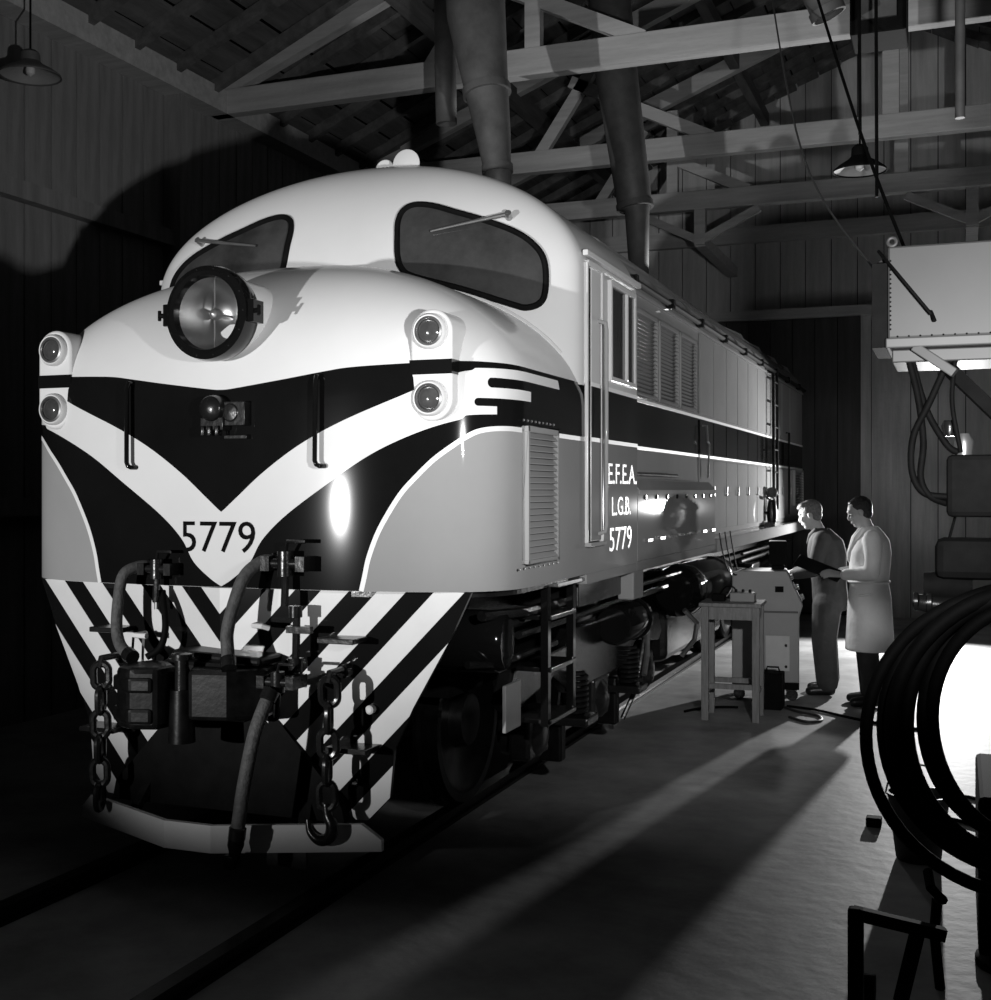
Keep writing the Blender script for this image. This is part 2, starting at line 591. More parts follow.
for sg in (-1, 1):
    g = MB()
    rows = []
    for i in range(91):
        s = .70 + (SE - .70) * (i / 90) ** 1.6
        hi = interp(greyc, s)
        rows.append([nose.o(sg * s, NZ0 + .001 + (hi - NZ0 - .001) * j / 10, .003) for j in range(11)])
    g.grid(rows).build('grey_flank', 'grey', nose_o, smooth='full')
    nose.ribbon([(sg * a, b) for a, b in greyc if a <= SE], .022, .0042).build('flank_line', 'white', nose_o, smooth='full')
nose.band(-1.309, 1.309, fb(chevbot), fb(chevtop), .003, 160, 8).build('chevron', 'cream', nose_o, smooth='full')
for sg in (-1, 1):
    nose.band(sg * 1.309, sg * 2.03, 2.293, lambda s: interp(chevtop, abs(s)), .003, 30, 2).build('chevron_finger', 'cream', nose_o, smooth='full')
    nose.band(sg * 1.309, sg * 1.59, 2.203, 2.25, .003, 20, 2).build('chevron_finger', 'cream', nose_o, smooth='full')
    for s0, z0, z1 in ((1.262, 2.25, 2.293), (1.2, 2.168, 2.203)):
        r = (z1 - z0) / 2
        pts = [(s0 + r + (1.34 - s0 - r) * i / 8, z0) for i in range(9)] + [(1.34 - (1.34 - s0 - r) * i / 8, z1) for i in range(9)] + [(s0 + r + r * math.cos(a), (z0 + z1) / 2 + r * math.sin(a)) for a in [PI / 2 + PI * i / 12 for i in range(1, 12)]]
        nose.poly([(sg * a, b) for a, b in pts], .0058, 8).build('finger_slot', 'black', nose_o, smooth='full')
# nose number
text_mesh('5779', 'nose_number', 'black', .395, .142, lambda u, v, n: nose.o(-.215 + u, 1.515 + v, .004 + n), nose_o)
# floor plate under the nose and skirt lip
pl = [(x * .97, y * .95 + .06) for x, y in nose.P[::6]] + [(W_ * .97, 1.45)]
MB().prism([(x, y) for x, y in pl] + [(-x, y) for x, y in pl[::-1]][:-1], 'z', NZ0 - .03, NZ0 + .002).build('nose_floor', 'blackmet', loco)

# --- cab
cab = Skin(W_, .25, 2.6, 1.385, 2.95, .72, .5, 1.7, 1.15)
cab_o = cab.shell(2.35, 180, 60).build('cab_body', 'cream', loco, smooth='full')
rows = []
for i in range(61):   # rear wall of cab
    t = i / 60
    z = 1.5 + (3.66 - 1.5) * t
    q = cab.p(cab.smax, max(z, 2.3))
    rows.append([(-q.x, 2.535, z), (q.x, 2.535, z)])
MB().grid(rows).build('cab_rear_wall', 'cream', loco)
win_pts = [(0.352, 3.14), (0.364, 3.237), (0.41, 3.305), (0.50, 3.335), (0.62, 3.32), (0.75, 3.272), (0.88, 3.222), (1.03, 3.148), (1.11, 3.075), (1.15, 2.99), (1.158, 2.86), (1.135, 2.775), (1.06, 2.745), (0.969, 2.768), (0.719, 2.853), (0.456, 2.93), (0.38, 2.975), (0.352, 3.05)]
cl = smooth_tab(win_pts + win_pts[:1], 90)[:-1]
for sg in (-1, 1):
    wf = MB().tube([cab.o(sg * a, b, .006) for a, b in cl], .017, 8, closed=True).build('windscreen_gasket', 'dullblack', cab_o, smooth=True)
    cab.poly([(sg * a, b) for a, b in cl], .006, 8).build('windscreen', 'glass', cab_o, smooth='full')
    # wiper: pivot near the top outer edge, blade across the glass
    piv, tip = (sg * 1.04, 3.225), (sg * .565, 3.165)
    wp = MB()
    wp.tube([cab.o(piv[0], piv[1], .0), cab.o(piv[0], piv[1], .05)], .018, 10)
    wp.tube([cab.o(piv[0] + (tip[0] - piv[0]) * k / 10, piv[1] + (tip[1] - piv[1]) * k / 10, .04 - .0015 * k) for k in range(11)], [.012 - .0006 * k for k in range(11)], 8)
    wp.build('wiper', 'steel', loco, smooth=True)
# junction bead between hood and cab
bead = []
for i in range(41):
    x = -1.22 + 2.44 * i / 40
    th = max(0, 1 - (abs(x) / 1.31) ** 2)
    z = 2.25 + .69 * math.sqrt(th)
    y = 1.152 + .25 * (1 - max(0, 1 - (abs(x) / W_) ** 2.6) ** (1 / 2.6))
    bead.append((x, y - .002, z + .002))
MB().tube(bead, .016, 8).build('hood_joint_bead', 'cream', loco, smooth=True)
# horns on the roof
for hx, hy, r in ((.165, 1.78, .085), (-.01, 1.86, .062)):
    h = MB()
    z = 3.685
    h.lathe([(r * .93, -.004), (r, 0), (r * .94, .012), (r * .6, .05), (r * .35, .12), (.018, .24), (.018, .34)], (hx, hy - .12, z), (0, 1, 0), 28)
    h.tube([(hx, hy + .1, z), (hx, hy + .1, 3.62)], .014, 8)
    hn = h.build('horn', 'cream', loco, smooth=True)
    MB().lathe([(.001, .10), (r * .3, .07), (r * .6, .03), (r * .93, -.003)], (hx, hy - .12, z), (0, 1, 0), 24).build('horn_mouth', 'cream', hn, smooth=True)
# roof gutter over cab doors, cab side panels
for sg in (-1, 1):
    X = sg * W_
    MB().bar((X + sg * .012, 1.38, 3.045), (X + sg * .012, 2.545, 3.045), .03, .03).build('gutter', 'cream', loco, bevel=.005)
    # lower cab side (grey below the belt, black belt, cream above) in front of and behind the door opening
    ya, yb = 1.40, 2.54
    X = sg * (W_ + .002)
    d0, d1 = 1.43, 1.70
    bxx = lambda u0, u1, y0, y1, z0, z1: MB().box(min(X + sg * u0, X + sg * u1), max(X + sg * u0, X + sg * u1), y0, y1, z0, z1)
    for (y0, y1) in ((ya, d0), (d1, yb)):
        bxx(-.04, 0, y0, y1, NZ0, 2.07).build('cab_side_lower', 'grey', loco)
        bxx(-.04, 0, y0, y1, 2.07, 2.36).build('cab_belt', 'black', loco)
        for zl in (2.07, 2.365):
            bxx(-.03, .003, y0, y1, zl - .011, zl + .011).build('belt_line', 'white', loco)
    bxx(-.04, 0, d0, d1, NZ0, 1.50).build('door_sill_panel', 'grey', loco)
    bxx(-.03, .035, d0 - .02, d1 + .02, 1.50, 1.522).build('door_step', 'hood', loco, bevel=.004)
    bxx(.001, .003, d0, d0 + .075, 1.525, 2.98).build('door_gap_shade', 'dullblack', loco)  # flat black strip on the side, painted shade of the door recess
    dr = bxx(-.02, .006, d0 + .08, d1, 1.525, 2.99).build('cab_door', 'cream', loco, bevel=.004)
    bxx(.006, .0075, d0 + .08, d1, 2.08, 2.355).build('door_belt', 'black', dr)
    bxx(.006, .0075, d0 + .08, d1, 1.53, 2.06).build('door_lower', 'grey', dr)
    for zl in (2.07, 2.365):
        bxx(.006, .009, d0 + .08, d1, zl - .011, zl + .011).build('belt_line', 'white', dr)
    for yy in (d0 - .012, d1 + .012):
        bxx(-.05, .016, yy - .012, yy + .012, 1.52, 3.0).build('door_jamb', 'cream', loco, bevel=.004)
    bxx(-.05, .016, d0, d1, 2.985, 3.015).build('door_lintel', 'cream', loco, bevel=.004)
    yy, z0, z1 = d1 - .05, 1.56, 2.72
    h = MB().tube([(X, yy, z0), (X + sg * .045, yy, z0 + .015), (X + sg * .05, yy, z0 + .05), (X + sg * .05, yy, z1 - .05), (X + sg * .045, yy, z1 - .015), (X, yy, z1)], .012, 10)
    h.build('door_handrail', 'hood', loco, smooth=True)
    # side window
    w0, w1, z0, z1 = 1.90, 2.42, 2.44, 2.95
    wf = MB()
    for a, b, c, d in ((w0 - .03, w0, z0 - .03, z1 + .03), (w1, w1 + .03, z0 - .03, z1 + .03), (w0, w1, z0 - .03, z0), (w0, w1, z1, z1 + .03), (w0 + .33, w0 + .355, z0, z1)):
        wf.box(min(X - sg * .01, X + sg * .02), max(X - sg * .01, X + sg * .02), a, b, c, d)
    wf = wf.build('side_window_frame', 'cream', loco, bevel=.004)
    MB().box(min(X + sg * .001, X + sg * .004), max(X + sg * .001, X + sg * .004), w0, w0 + .33, z0, z1).build('pane', 'glass', wf)
    MB().box(min(X + sg * .004, X + sg * .008), max(X + sg * .004, X + sg * .008), w0 + .355, w1, z0, z1).build('pane', 'glass', wf)
# cab lettering on the near side (reads along +Y)
for txt, y0, wd, z0, ht in (('E.F.E.A.', 1.865, .645, 1.835, .115), ('L.G.B.', 1.945, .42, 1.655, .105), ('5779', 1.89, .50, 1.452, .135)):
    text_mesh(txt, 'cab_lettering', 'letter', wd, ht, lambda u, v, n, y0=y0, z0=z0: (W_ + .003 + n, y0 + u, z0 + v), loco)

# --- headlight
HLX, HLZ = 0.0, 2.595
hl = MB().lathe([(.185, .36), (.185, .0), (.198, -.01), (.204, -.03), (.198, -.055), (.180, -.06), (.172, -.05), (.172, -.03)], (HLX, -.065, HLZ), (0, 1, 0), 48, cap=False).build('headlight', 'cream', loco, smooth=True)
MB().lathe([(.206, .05), (.212, .02), (.216, -.02), (.21, -.062), (.186, -.074), (.168, -.066), (.162, -.03)], (HLX, -.065, HLZ), (0, 1, 0), 48, cap=False).build('headlight_rim', 'black', hl, smooth=True)
MB().lathe([(.166, -.03), (.155, .03), (.125, .09), (.08, .135), (.03, .155), (.0005, .158)], (HLX, -.065, HLZ), (0, 1, 0), 40, cap=False).build('headlight_reflector', 'reflector', hl, smooth=True)
b = MB().tube([(HLX, -.055, HLZ - .165), (HLX, -.055, HLZ + .165)], .004, 6)
b.lathe([(.001, -.03), (.02, -.02), (.028, .0), (.024, .03), (.015, .05), (.012, .13)], (HLX + .01, -.065, HLZ), (0, 1, 0), 16)
b.build('headlight_bulb', 'steel', hl, smooth=True)
for sg in (-1, 1):
    k = MB()
    k.box(HLX + sg * .222 - .016, HLX + sg * .222 + .016, -.115, -.025, HLZ - .05, HLZ + .05)
    k.tube([(HLX + sg * .23, -.095, HLZ), (HLX + sg * .262, -.105, HLZ)], .012, 8)
    k.tube([(HLX + sg * .262, -.105, HLZ - .024), (HLX + sg * .262, -.105, HLZ + .024)], .009, 8)
    k.build('headlight_clamp', 'black', hl, bevel=.004)
g = MB()
for i in range(14):
    a = 2 * PI * i / 14
    g.lathe([(.005, 0), (.005, -.004), (.003, -.006)], (HLX + .197 * math.cos(a), -.129, HLZ + .197 * math.sin(a)), (0, 1, 0), 6)
g.build('rim_screws', 'blackmet', hl)

# --- marker lamp housings (upright capsule casing with two round lamps), both sides
for sg in (-1, 1):
    mx = sg * 1.01
    poly = []
    R = .098
    for i in range(17):
        a = PI * i / 16
        poly.append((mx + R * math.cos(a), 2.487 + R * math.sin(a)))
    for i in range(17):
        a = PI + PI * i / 16
        poly.append((mx + R * math.cos(a), 2.197 + R * math.sin(a)))
    yb = .35
    yf = .075
    hs = MB().prism(poly, 'y', yf, yb).build('marker_housing', 'cream', loco, smooth=True, bevel=.012)
    MB().box(mx - R - .0015, mx + R + .0015, yf - .0015, .34, 2.302, 2.366).build('housing_band', 'black', hs)
    for zc in (2.487, 2.197):
        MB().lathe([(.078, .02), (.078, -.018), (.07, -.03), (.062, -.026), (.058, -.01)], (mx, yf, zc), (0, 1, 0), 32, cap=False).build('lamp_ring', 'cream', hs, smooth=True)
        MB().lathe([(.064, -.012), (.064, -.03), (.056, -.034), (.052, -.028)], (mx, yf, zc), (0, 1, 0), 32, cap=False).build('lamp_bezel', 'steel', hs, smooth=True)
        MB().lathe([(.001, -.040), (.02, -.039), (.04, -.032), (.056, -.018)], (mx, yf, zc), (0, 1, 0), 24, cap=False).build('lamp_lens', 'lens', hs, smooth=True)

# --- nose handrails and centre connector
for sx in (-.50, .50):
    h = MB()
    for dx in (-.018, .018):
        pass
    h.tube([nose.o(sx, 2.30, 0), nose.o(sx, 2.30, .03), nose.o(sx, 2.27, .04), (sx, -.032, 1.93), (sx + .008, -.032, 1.912), (sx + .02, -.028, 1.906), (sx + .026, -.015, 1.906), nose.o(sx + .026, 1.906, 0)], .011, 10)
    h.build('nose_handrail', 'black', loco, smooth=True)
c = MB()
c.lathe([(.062, .03), (.062, -.05), (.055, -.075), (.03, -.09), (.001, -.092)], (-.015, .0, 2.17), (0, 1, 0), 24)
c.box(-.075, .045, -.06, .02, 2.07, 2.13)
for dx in (-.055, -.02, .02):
    c.tube([(dx, -.07, 2.045), (dx, -.07, 2.09)], .011, 8)
c.lathe([(.05, .03), (.055, -.02), (.04, -.05), (.001, -.055)], (.075, .0, 2.15), (0, 1, 0), 20)
c.box(.03, .15, -.03, .02, 2.03, 2.05)
c.box(.02, .15, -.045, .02, 2.09, 2.2)
c.build('jumper_socket', 'blackmet', loco, smooth=True, bevel=.004)


# --- louvre on the nose flank (near and far side) and its frame
def louvre(name, X, sg, y0, y1, z0, z1, n, m, parent, frame=.018, depth=.03):
    fr = MB()
    for a, b, c_, d in ((y0, y0 + frame, z0, z1), (y1 - frame, y1, z0, z1), (y0, y1, z0, z0 + frame), (y0, y1, z1 - frame * 1.6, z1)):
        fr.box(min(X - sg * .02, X + sg * depth), max(X - sg * .02, X + sg * depth), a, b, c_, d)
    fr = fr.build(name, m, parent, bevel=.004)
    MB().box(min(X - sg * .001, X + sg * .003), max(X - sg * .001, X + sg * .003), y0, y1, z0, z1).build('louvre_back', 'grey', fr)
    h = (z1 - z0 - frame * 2.6) / n
    sl0 = None
    for i in range(n):
        zc = z0 + frame + (i + .5) * h
        if sl0 is None:
            s = MB().add([(sg * .004, y0 + frame, h * .48), (sg * .004, y1 - frame, h * .48), (sg * (depth - .002), y1 - frame, -h * .32), (sg * (depth - .002), y0 + frame, -h * .32),
                          (sg * .004, y0 + frame, h * .36), (sg * .004, y1 - frame, h * .36), (sg * (depth - .002), y1 - frame, -h * .46), (sg * (depth - .002), y0 + frame, -h * .46)],
                         [(0, 1, 2, 3), (7, 6, 5, 4), (3, 2, 6, 7), (0, 4, 5, 1), (0, 3, 7, 4), (1, 5, 6, 2)]).build('slat', m)
            sl0 = s
        else:
            s = bpy.data.objects.new('slat', sl0.data)
            col.objects.link(s)
        s.parent = fr
        s.matrix_parent_inverse = Matrix.Translation(-wloc(fr))
        s.location = (X, 0, zc)
    return fr


for sg in (-1, 1):
    louvre('nose_louvre', sg * (W_ + .002), sg, .42, .87, 1.465, 2.09, 20, 'grey', loco)
    g = MB()   # small screw strip and hinge line over the louvre
    for i in range(9):
        g.lathe([(.007, 0), (.005, .006)], (sg * (W_ + .004), .42 + i * .055, 2.115), (sg, 0, 0), 6)
        g.lathe([(.007, 0), (.005, .006)], (sg * (W_ + .004), .36 + i * .07, 1.445), (sg, 0, 0), 6)
    g.build('screw_row', 'steel', loco)

# --- rear hood
HX, HY0, HY1 = 1.16, 2.54, 12.4
prof = [(1.16, 1.40), (1.16, 3.13), (1.13, 3.25), (1.06, 3.36), (.9, 3.44), (.6, 3.49), (0, 3.51)]
prof = prof + [(-a, b) for a, b in prof[-2::-1]]
prof_s = prof
hood = MB().prism(prof_s, 'y', HY0, HY1).build('engine_hood', 'hood', loco, smooth=True, bevel=.02)
for sg in (-1, 1):
    X = sg * HX
    # belt and lines
    MB().box(min(X, X + sg * .003), max(X, X + sg * .003), HY0, HY1 - .02, 2.085, 2.39).build('hood_belt', 'black', hood)
    for zl in (2.08, 2.395):
        MB().box(min(X, X + sg * .006), max(X, X + sg * .006), HY0, HY1 - .02, zl - .011, zl + .011).build('belt_line', 'white', hood)
    for i in range(3):
        y0 = 3.0 + i * .69
        louvre('hood_louvre', X + sg * .004, sg, y0, y0 + .63, 2.42, 2.99, 19, 'hood', loco)
    # access door panels along the hood, upper and lower rows
    yy = 5.2
    widths = [.62, .62, .62, .62, .62, .62, .62, .7, .75, .7]
    for wd in widths:
        MB().box(min(X, X + sg * .012), max(X, X + sg * .012), yy + .012, yy + wd - .012, 2.425, 3.08).build('access_door', 'hood', hood, bevel=.004)
        MB().box(min(X, X + sg * .012), max(X, X + sg * .012), yy + .012, yy + wd - .012, 1.46, 2.05).build('access_door', 'hood', hood, bevel=.004)
        MB().box(min(X, X + sg * .012), max(X, X + sg * .012), yy + .012, yy + wd - .012, 2.10, 2.375).build('access_door', 'black', hood, bevel=.004)
        MB().tube([(X + sg * .012, yy + wd - .06, 1.75), (X + sg * .03, yy + wd - .06, 1.75), (X + sg * .03, yy + wd - .06, 1.83)], .008, 6).build('door_latch', 'steel', hood)
        yy += wd
    # gutter pipe with brackets
    gp = MB().tube([(X + sg * .03, HY0 + .02, 3.15), (X + sg * .03, HY1, 3.15)], .022, 8)
    gp = gp.build('gutter_pipe', 'dullblack', loco, smooth=True)
    for i in range(9):
        MB().box(min(X - sg * .01, X + sg * .06), max(X - sg * .01, X + sg * .06), 2.9 + i * 1.1, 2.96 + i * 1.1, 3.115, 3.185).build('bracket', 'blackmet', gp)
    MB().box(min(X - sg * .01, X + sg * .02), max(X - sg * .01, X + sg * .02), HY0, HY1, 3.09, 3.115).build('hood_cornice', 'hood', hood, bevel=.004)
    # ladder rails
    ld = MB()
    for yy in (9.05, 9.35):
        ld.tube([(X, yy, 3.12), (X + sg * .07, yy, 3.09), (X + sg * .08, yy, 1.6), (X + sg * .08, yy - .12 if yy < 9.2 else yy - .2, 1.55), (X, yy - .25, 1.55)], .018, 8)
    ld = ld.build('hood_ladder', 'blackmet', loco, smooth=True)
    for i in range(6):
        MB().tube([(X + sg * .08, 9.05, 1.75 + i * .25), (X + sg * .08, 9.35, 1.75 + i * .25)], .012, 6).build('rung', 'blackmet', ld)
    MB().tube([(X, 5.3, 2.33), (X + sg * .05, 5.3, 2.33), (X + sg * .06, 5.3, 2.2), (X + sg * .06, 5.36, 2.18), (X + sg * .05, 5.36, 1.9)], .01, 6).build('grab_iron', 'steel', loco)
    MB().tube([(X, 10.6, 2.5), (X + sg * .05, 10.6, 2.5), (X + sg * .05, 10.6, 1.5)], .014, 6).build('grab_iron', 'blackmet', loco)
    louvre('end_louvre', X + sg * .012, sg, 11.3, 12.2, 1.6, 2.06, 12, 'hood', loco)
    # battery box with bolted lid, platform
    X2 = sg * W_
    bp = [(sg * 1.1, 1.36), (X2, 1.36), (X2, 1.80), (X2 - sg * .05, 1.86), (sg * 1.1, 1.88)]
    bx = MB().prism(bp, 'y', 2.56, 5.13).build('battery_box', 'grey', loco, bevel=.006)
    lid = [(sg * 1.1, 1.882), (X2 - sg * .045, 1.862), (X2 + sg * .008, 1.80), (X2 + sg * .008, 1.775), (X2, 1.775), (X2, 1.80), (X2 - sg * .05, 1.86), (sg * 1.1, 1.88)]
    MB().prism(lid, 'y', 2.58, 5.11).build('box_lid', 'hood', bx)
    for i in range(8):
        MB().lathe([(.016, 0), (.012, .01)], (X2, 2.75 + i * .31, 1.755), (sg, 0, 0), 8).build('lid_bolt', 'blackmet', bx)
    MB().tube([(sg * 1.2, 2.6, 1.905), (sg * 1.2, 4.2, 1.905)], .012, 8).build('hinge_rod', 'blackmet', bx)
    for i in range(7):
        MB().box(min(X2, X2 + sg * .02), max(X2, X2 + sg * .02), 2.75 + i * .36, 2.88 + i * .36, 1.475, 1.492).build('box_catch', 'steel', bx)
    pf = MB().box(min(sg * .9, X2), max(sg * .9, X2), 5.13, 12.45, 1.29, 1.40).build('running_board', 'grey', loco, bevel=.01)
    MB().box(min(X2 - sg * .2, X2 - sg * .002), max(X2 - sg * .2, X2 - sg * .002), 5.14, 12.44, 1.40, 1.406).build('tread_plate', 'hood', pf)
    MB().box(min(sg * .9, X2), max(sg * .9, X2), 2.54, 5.13, 1.30, 1.36).build('sill', 'grey', loco, bevel=.006)
    MB().box(min(sg * .9, X2), max(sg * .9, X2), 1.45, 2.54, 1.30, 1.355).build('sill', 'grey', loco, bevel=.006)
# roof vent hump, exhaust stacks
vp = [(1.02, 3.36), (.98, 3.44), (.8, 3.53), (.4, 3.57), (0, 3.58)]
vp = vp + [(-a, b) for a, b in vp[-2::-1]]
rv = MB().prism(vp, 'y', 8.3, 12.2).build('roof_vent', 'hood', loco, smooth=True, bevel=.015)
for yy in (8.32, 9.6, 10.9, 12.15):
    MB().prism([(a * 1.015, b + .012) for a, b in vp], 'y', yy, yy + .05).build('vent_strap', 'hood', rv)
MB().lathe([(.18, 0), (.18, .12), (.15, .12), (.15, .02)], (0.0, 3.5, 3.49), (0, 0, 1), 28).build('exhaust_stack', 'blackmet', loco, smooth=True)
MB().lathe([(.18, 0), (.18, .12), (.15, .12), (.15, .02)], (0.25, 6.4, 3.48), (0, 0, 1), 28).build('exhaust_stack', 'blackmet', loco, smooth=True)
pump = MB()
pump.box(1.18, 1.30, 8.7, 9.1, 1.405, 1.45).lathe([(.05, 0), (.06, .1), (.045, .22), (.03, .26)], (1.24, 8.9, 1.45), (0, 0, 1), 16)
pump.lathe([(.06, -.05), (.06, .05)], (1.24, 8.9, 1.77), (0, 1, 0), 16).tube([(1.24, 8.9, 1.7), (1.24, 8.55, 1.72)], .02, 8)
pump.build('hand_pump', 'blackmet', loco, smooth=True, bevel=.003)

# --- apron with chevron stripes
AY = .15


def ay(x):
    return AY * abs(x) - .012


out = [(0, .98), (0, 1.353), (1.165, 1.353), (1.065, 1.134), (.905, .84), (.82, .65), (.80, .44), (.70, .335), (.645, .335)]


def clip(poly, a, b, c):
    """keep a*x+b*z<=c"""
    r = []
    for i, p in enumerate(poly):
        q = poly[(i + 1) % len(poly)]
        dp, dq = a * p[0] + b * p[1] - c, a * q[0] + b * q[1] - c
        if dp <= 0:
            r.append(p)
        if dp * dq < 0:
            t = dp / (dp - dq)
            r.append((p[0] + t * (q[0] - p[0]), p[1] + t * (q[1] - p[1])))
    return r


def plate(poly, sg, y_off, th):
    n = len(poly)
    vs = [(sg * x, ay(x) + y_off, z) for x, z in poly] + [(sg * x, ay(x) + y_off + th, z) for x, z in poly]
    return MB().add(vs, [tuple(range(n)), tuple(range(n, 2 * n))[::-1]] + [(i, (i + 1) % n, n + (i + 1) % n, n + i) for i in range(n)])


SLP = .93
for sg in (-1, 1):
    ap = plate(out, sg, 0, .02).build('apron', 'black', loco)
    for w0, w1 in ((0, .11), (.228, .362), (.485, .615), (.745, .875), (1.0, 1.135), (1.27, 1.40), (1.53, 1.67)):
        k = 1.353
        pg = clip(out, 1, -SLP, w1 - SLP * k) if False else out
        # w = x + SLP*(k - z)
        pg = clip(pg, 1, -SLP, w1 - SLP * k)
        pg = clip(pg, -1, SLP, -(w0 - SLP * k))
        if len(pg) >= 3:
            plate(pg, sg, -.003, .003).build('chevron_stripe', 'stripe', ap)
    # steps on the apron
    for x0, x1, z in ((.52, .70, 1.14), (.56, .76, .665)):
        MB().box(min(sg * x0, sg * x1), max(sg * x0, sg * x1), ay(.6) - .13, ay(.6) + .01, z - .012, z + .012).build('foot_step', 'blackmet', loco, bevel=.004)
    MB().lathe([(.02, 0), (.02, -.03), (.012, -.035)], (sg * .72, ay(.72) - .003, .83), (0, 1, 0), 12).build('lamp_stud', 'stripe', loco)
    MB().bar((sg * .9, .30, 1.3), (sg * .45, .55, .5), .05, .08).build('apron_stay', 'blackmet', loco)
# dark centre behind the coupler: buffer beam and draft box
MB().box(-.62, .62, .14, .26, .72, 1.33).build('buffer_beam', 'blackmet', loco)
MB().prism([(-.62, .33), (.62, .33), (.60, .42), (.25, .80), (-.25, .80), (-.60, .42)], 'y', .02, .08).build('plough_back', 'dullblack', loco)
# plough beam: flat centre, swept wings with cut ends
pc = [(-.80, .02), (-.12, -.27), (.12, -.27), (.80, .02)]
pb = MB()
for (a, b), cutl, cutr in (((pc[0], pc[1]), 1, 0), ((pc[1], pc[2]), 0, 0), ((pc[2], pc[3]), 0, 1)):
    ax, ayy = a
    bx_, by_ = b
    zt, zb = .345, .225
    ca = .07
    outl = [(0, zb), (1, zb), (1, zt), (0, zt)]
    if cutl:
        outl = [(0, zb), (1, zb), (1, zt), (.12, zt), (0, zt - .07)]
    if cutr:
        outl = [(0, zb), (1, zb), (1, zt - .07), (.88, zt), (0, zt)]
    n = len(outl)
    vs = [(ax + (bx_ - ax) * t, ayy + (by_ - ayy) * t, z) for t, z in outl] + [(ax + (bx_ - ax) * t, ayy + (by_ - ayy) * t + .025, z) for t, z in outl]
    pb.add(vs, [tuple(range(n)), tuple(range(n, 2 * n))[::-1]] + [(i, (i + 1) % n, n + (i + 1) % n, n + i) for i in range(n)])
pbo = pb.build('plough_beam', 'stripe', loco)
for sx in (-.45, .45):
    MB().bar((sx, -.05, .29), (sx * .9, .1, .5), .05, .03).build('plough_stay', 'blackmet', pbo)
MB().box(.25, .45, -.02, .0, .12, .23).build('mud_flap', 'bucket', loco)

# --- coupler
cp = MB()
cp.box(-.13, .17, -.06, .2, .82, 1.0)
cp.box(-.2, .24, -.18, .0, .78, 1.04)
cpo = cp.build('coupler', 'greasy', loco, bevel=.02)
kn = MB()
kn.prism([(-.30, -0.370), (-.20, -0.410), (-.08, -0.370), (-.06, -0.250), (-.16, -0.150), (-.28, -0.130), (-.33, -0.250)], 'z', .76, 1.03)
kn.build('coupler_knuckle', 'greasy', cpo, bevel=.025)
MB().prism([(.03, -0.310), (.20, -0.270), (.33, -0.150), (.30, -0.010), (.0, -0.050), (-.04, -0.170)], 'z', .80, 1.02).build('coupler_guard', 'greasy', cpo, bevel=.02)
for zz in (.82, .955):
    MB().prism([(-.335, -0.350), (-.20, -0.418), (-.10, -0.390), (-.10, -0.250), (-.30, -0.200)], 'z', zz - .035, zz + .035).build('knuckle_lug', 'greasy', cpo, bevel=.015)
MB().lathe([(.03, .70), (.03, 1.06), (.045, 1.06), (.045, 1.085), (.02, 1.09)], (-.02, -.28, 0), (0, 0, 1), 16).build('coupler_pin', 'blackmet', cpo, smooth=True)
MB().lathe([(.05, 0.230), (.06, .0), (.03, .02)], (-.02, -.28, .70), (0, 0, 1), 16).build('pin_nut', 'greasy', cpo, smooth=True)
MB().box(-.16, .30, -.16, .04, 1.035, 1.075, rot=Matrix.Rotation(.04, 3, 'Y')).build('coupler_top', 'greasy', cpo, bevel=.015)



# --- chains hanging either side of the coupler
def chain(x, y, z0, n, hook, sw):
    pts = []
    ch = MB().lathe([(.03, 0), (.03, .05), (.015, .06)], (x, ay(x) - .02, z0 + .04), (0, -1, 0), 14).tube([(x, ay(x), z0 + .05), (x, y, z0 + .05), (x, y - .01, z0 + .01)], .016, 8)
    ch = ch.build('safety_chain', 'blackmet', loco, smooth=True)
    L, r, th = .15, .036, .017
    for i in range(n):
        zc = z0 - .03 - i * (L - 2 * th - .004)
        path = []
        for k in range(20):
            a = 2 * PI * k / 20
            px = r * math.cos(a)
            pz = (L / 2 - r - th) * (1 if math.sin(a) > 0 else -1) + r * math.sin(a)
            tw = (0.35 if i % 2 == 0 else 0.35 + PI / 2) + sw * i * .1
            path.append((x + sw * .012 * i + px * math.cos(tw), y + px * math.sin(tw), zc + pz))
        MB().tube(path, th, 8, closed=True).build('link', 'blackmet', ch, smooth=True)
    zb = z0 - .03 - (n - .5) * (L - 2 * th - .004)
    xb = x + sw * .012 * n
    if hook:
        hp = [(xb, y, zb + .02), (xb + .01, y, zb - .03), (xb + .03, y, zb - .07), (xb + .02, y, zb - .12), (xb - .03, y, zb - .14), (xb - .075, y, zb - .11), (xb - .09, y, zb - .055)]
        MB().tube(smooth_tab(hp, 30), [.016 + .012 * math.sin(PI * min(1, k / 26)) if k < 26 else .016 - .002 * (k - 26) for k in range(31)], 10).build('chain_hook', 'blackmet', ch, smooth=True)


chain(-.56, -.14, .97, 6, False, -.15)
chain(.615, -.11, .96, 5, True, -.3)


# --- brake hoses with cocks
def hose(pts, r, name='brake_hose', m='hose', fit=True):
    path = smooth_tab(pts, 40)
    h = MB().tube(path, r, 12).build(name, m, loco, smooth=True)
    if fit:
        for p, q in ((path[0], path[2]), (path[-1], path[-3])):
            d = Vector(q) - Vector(p)
            MB().lathe([(r * 1.25, -.012), (r * 1.25, .035), (r * 1.05, .04)], p, d, 14).build('hose_clip', 'blackmet', h, smooth=True)
    return h


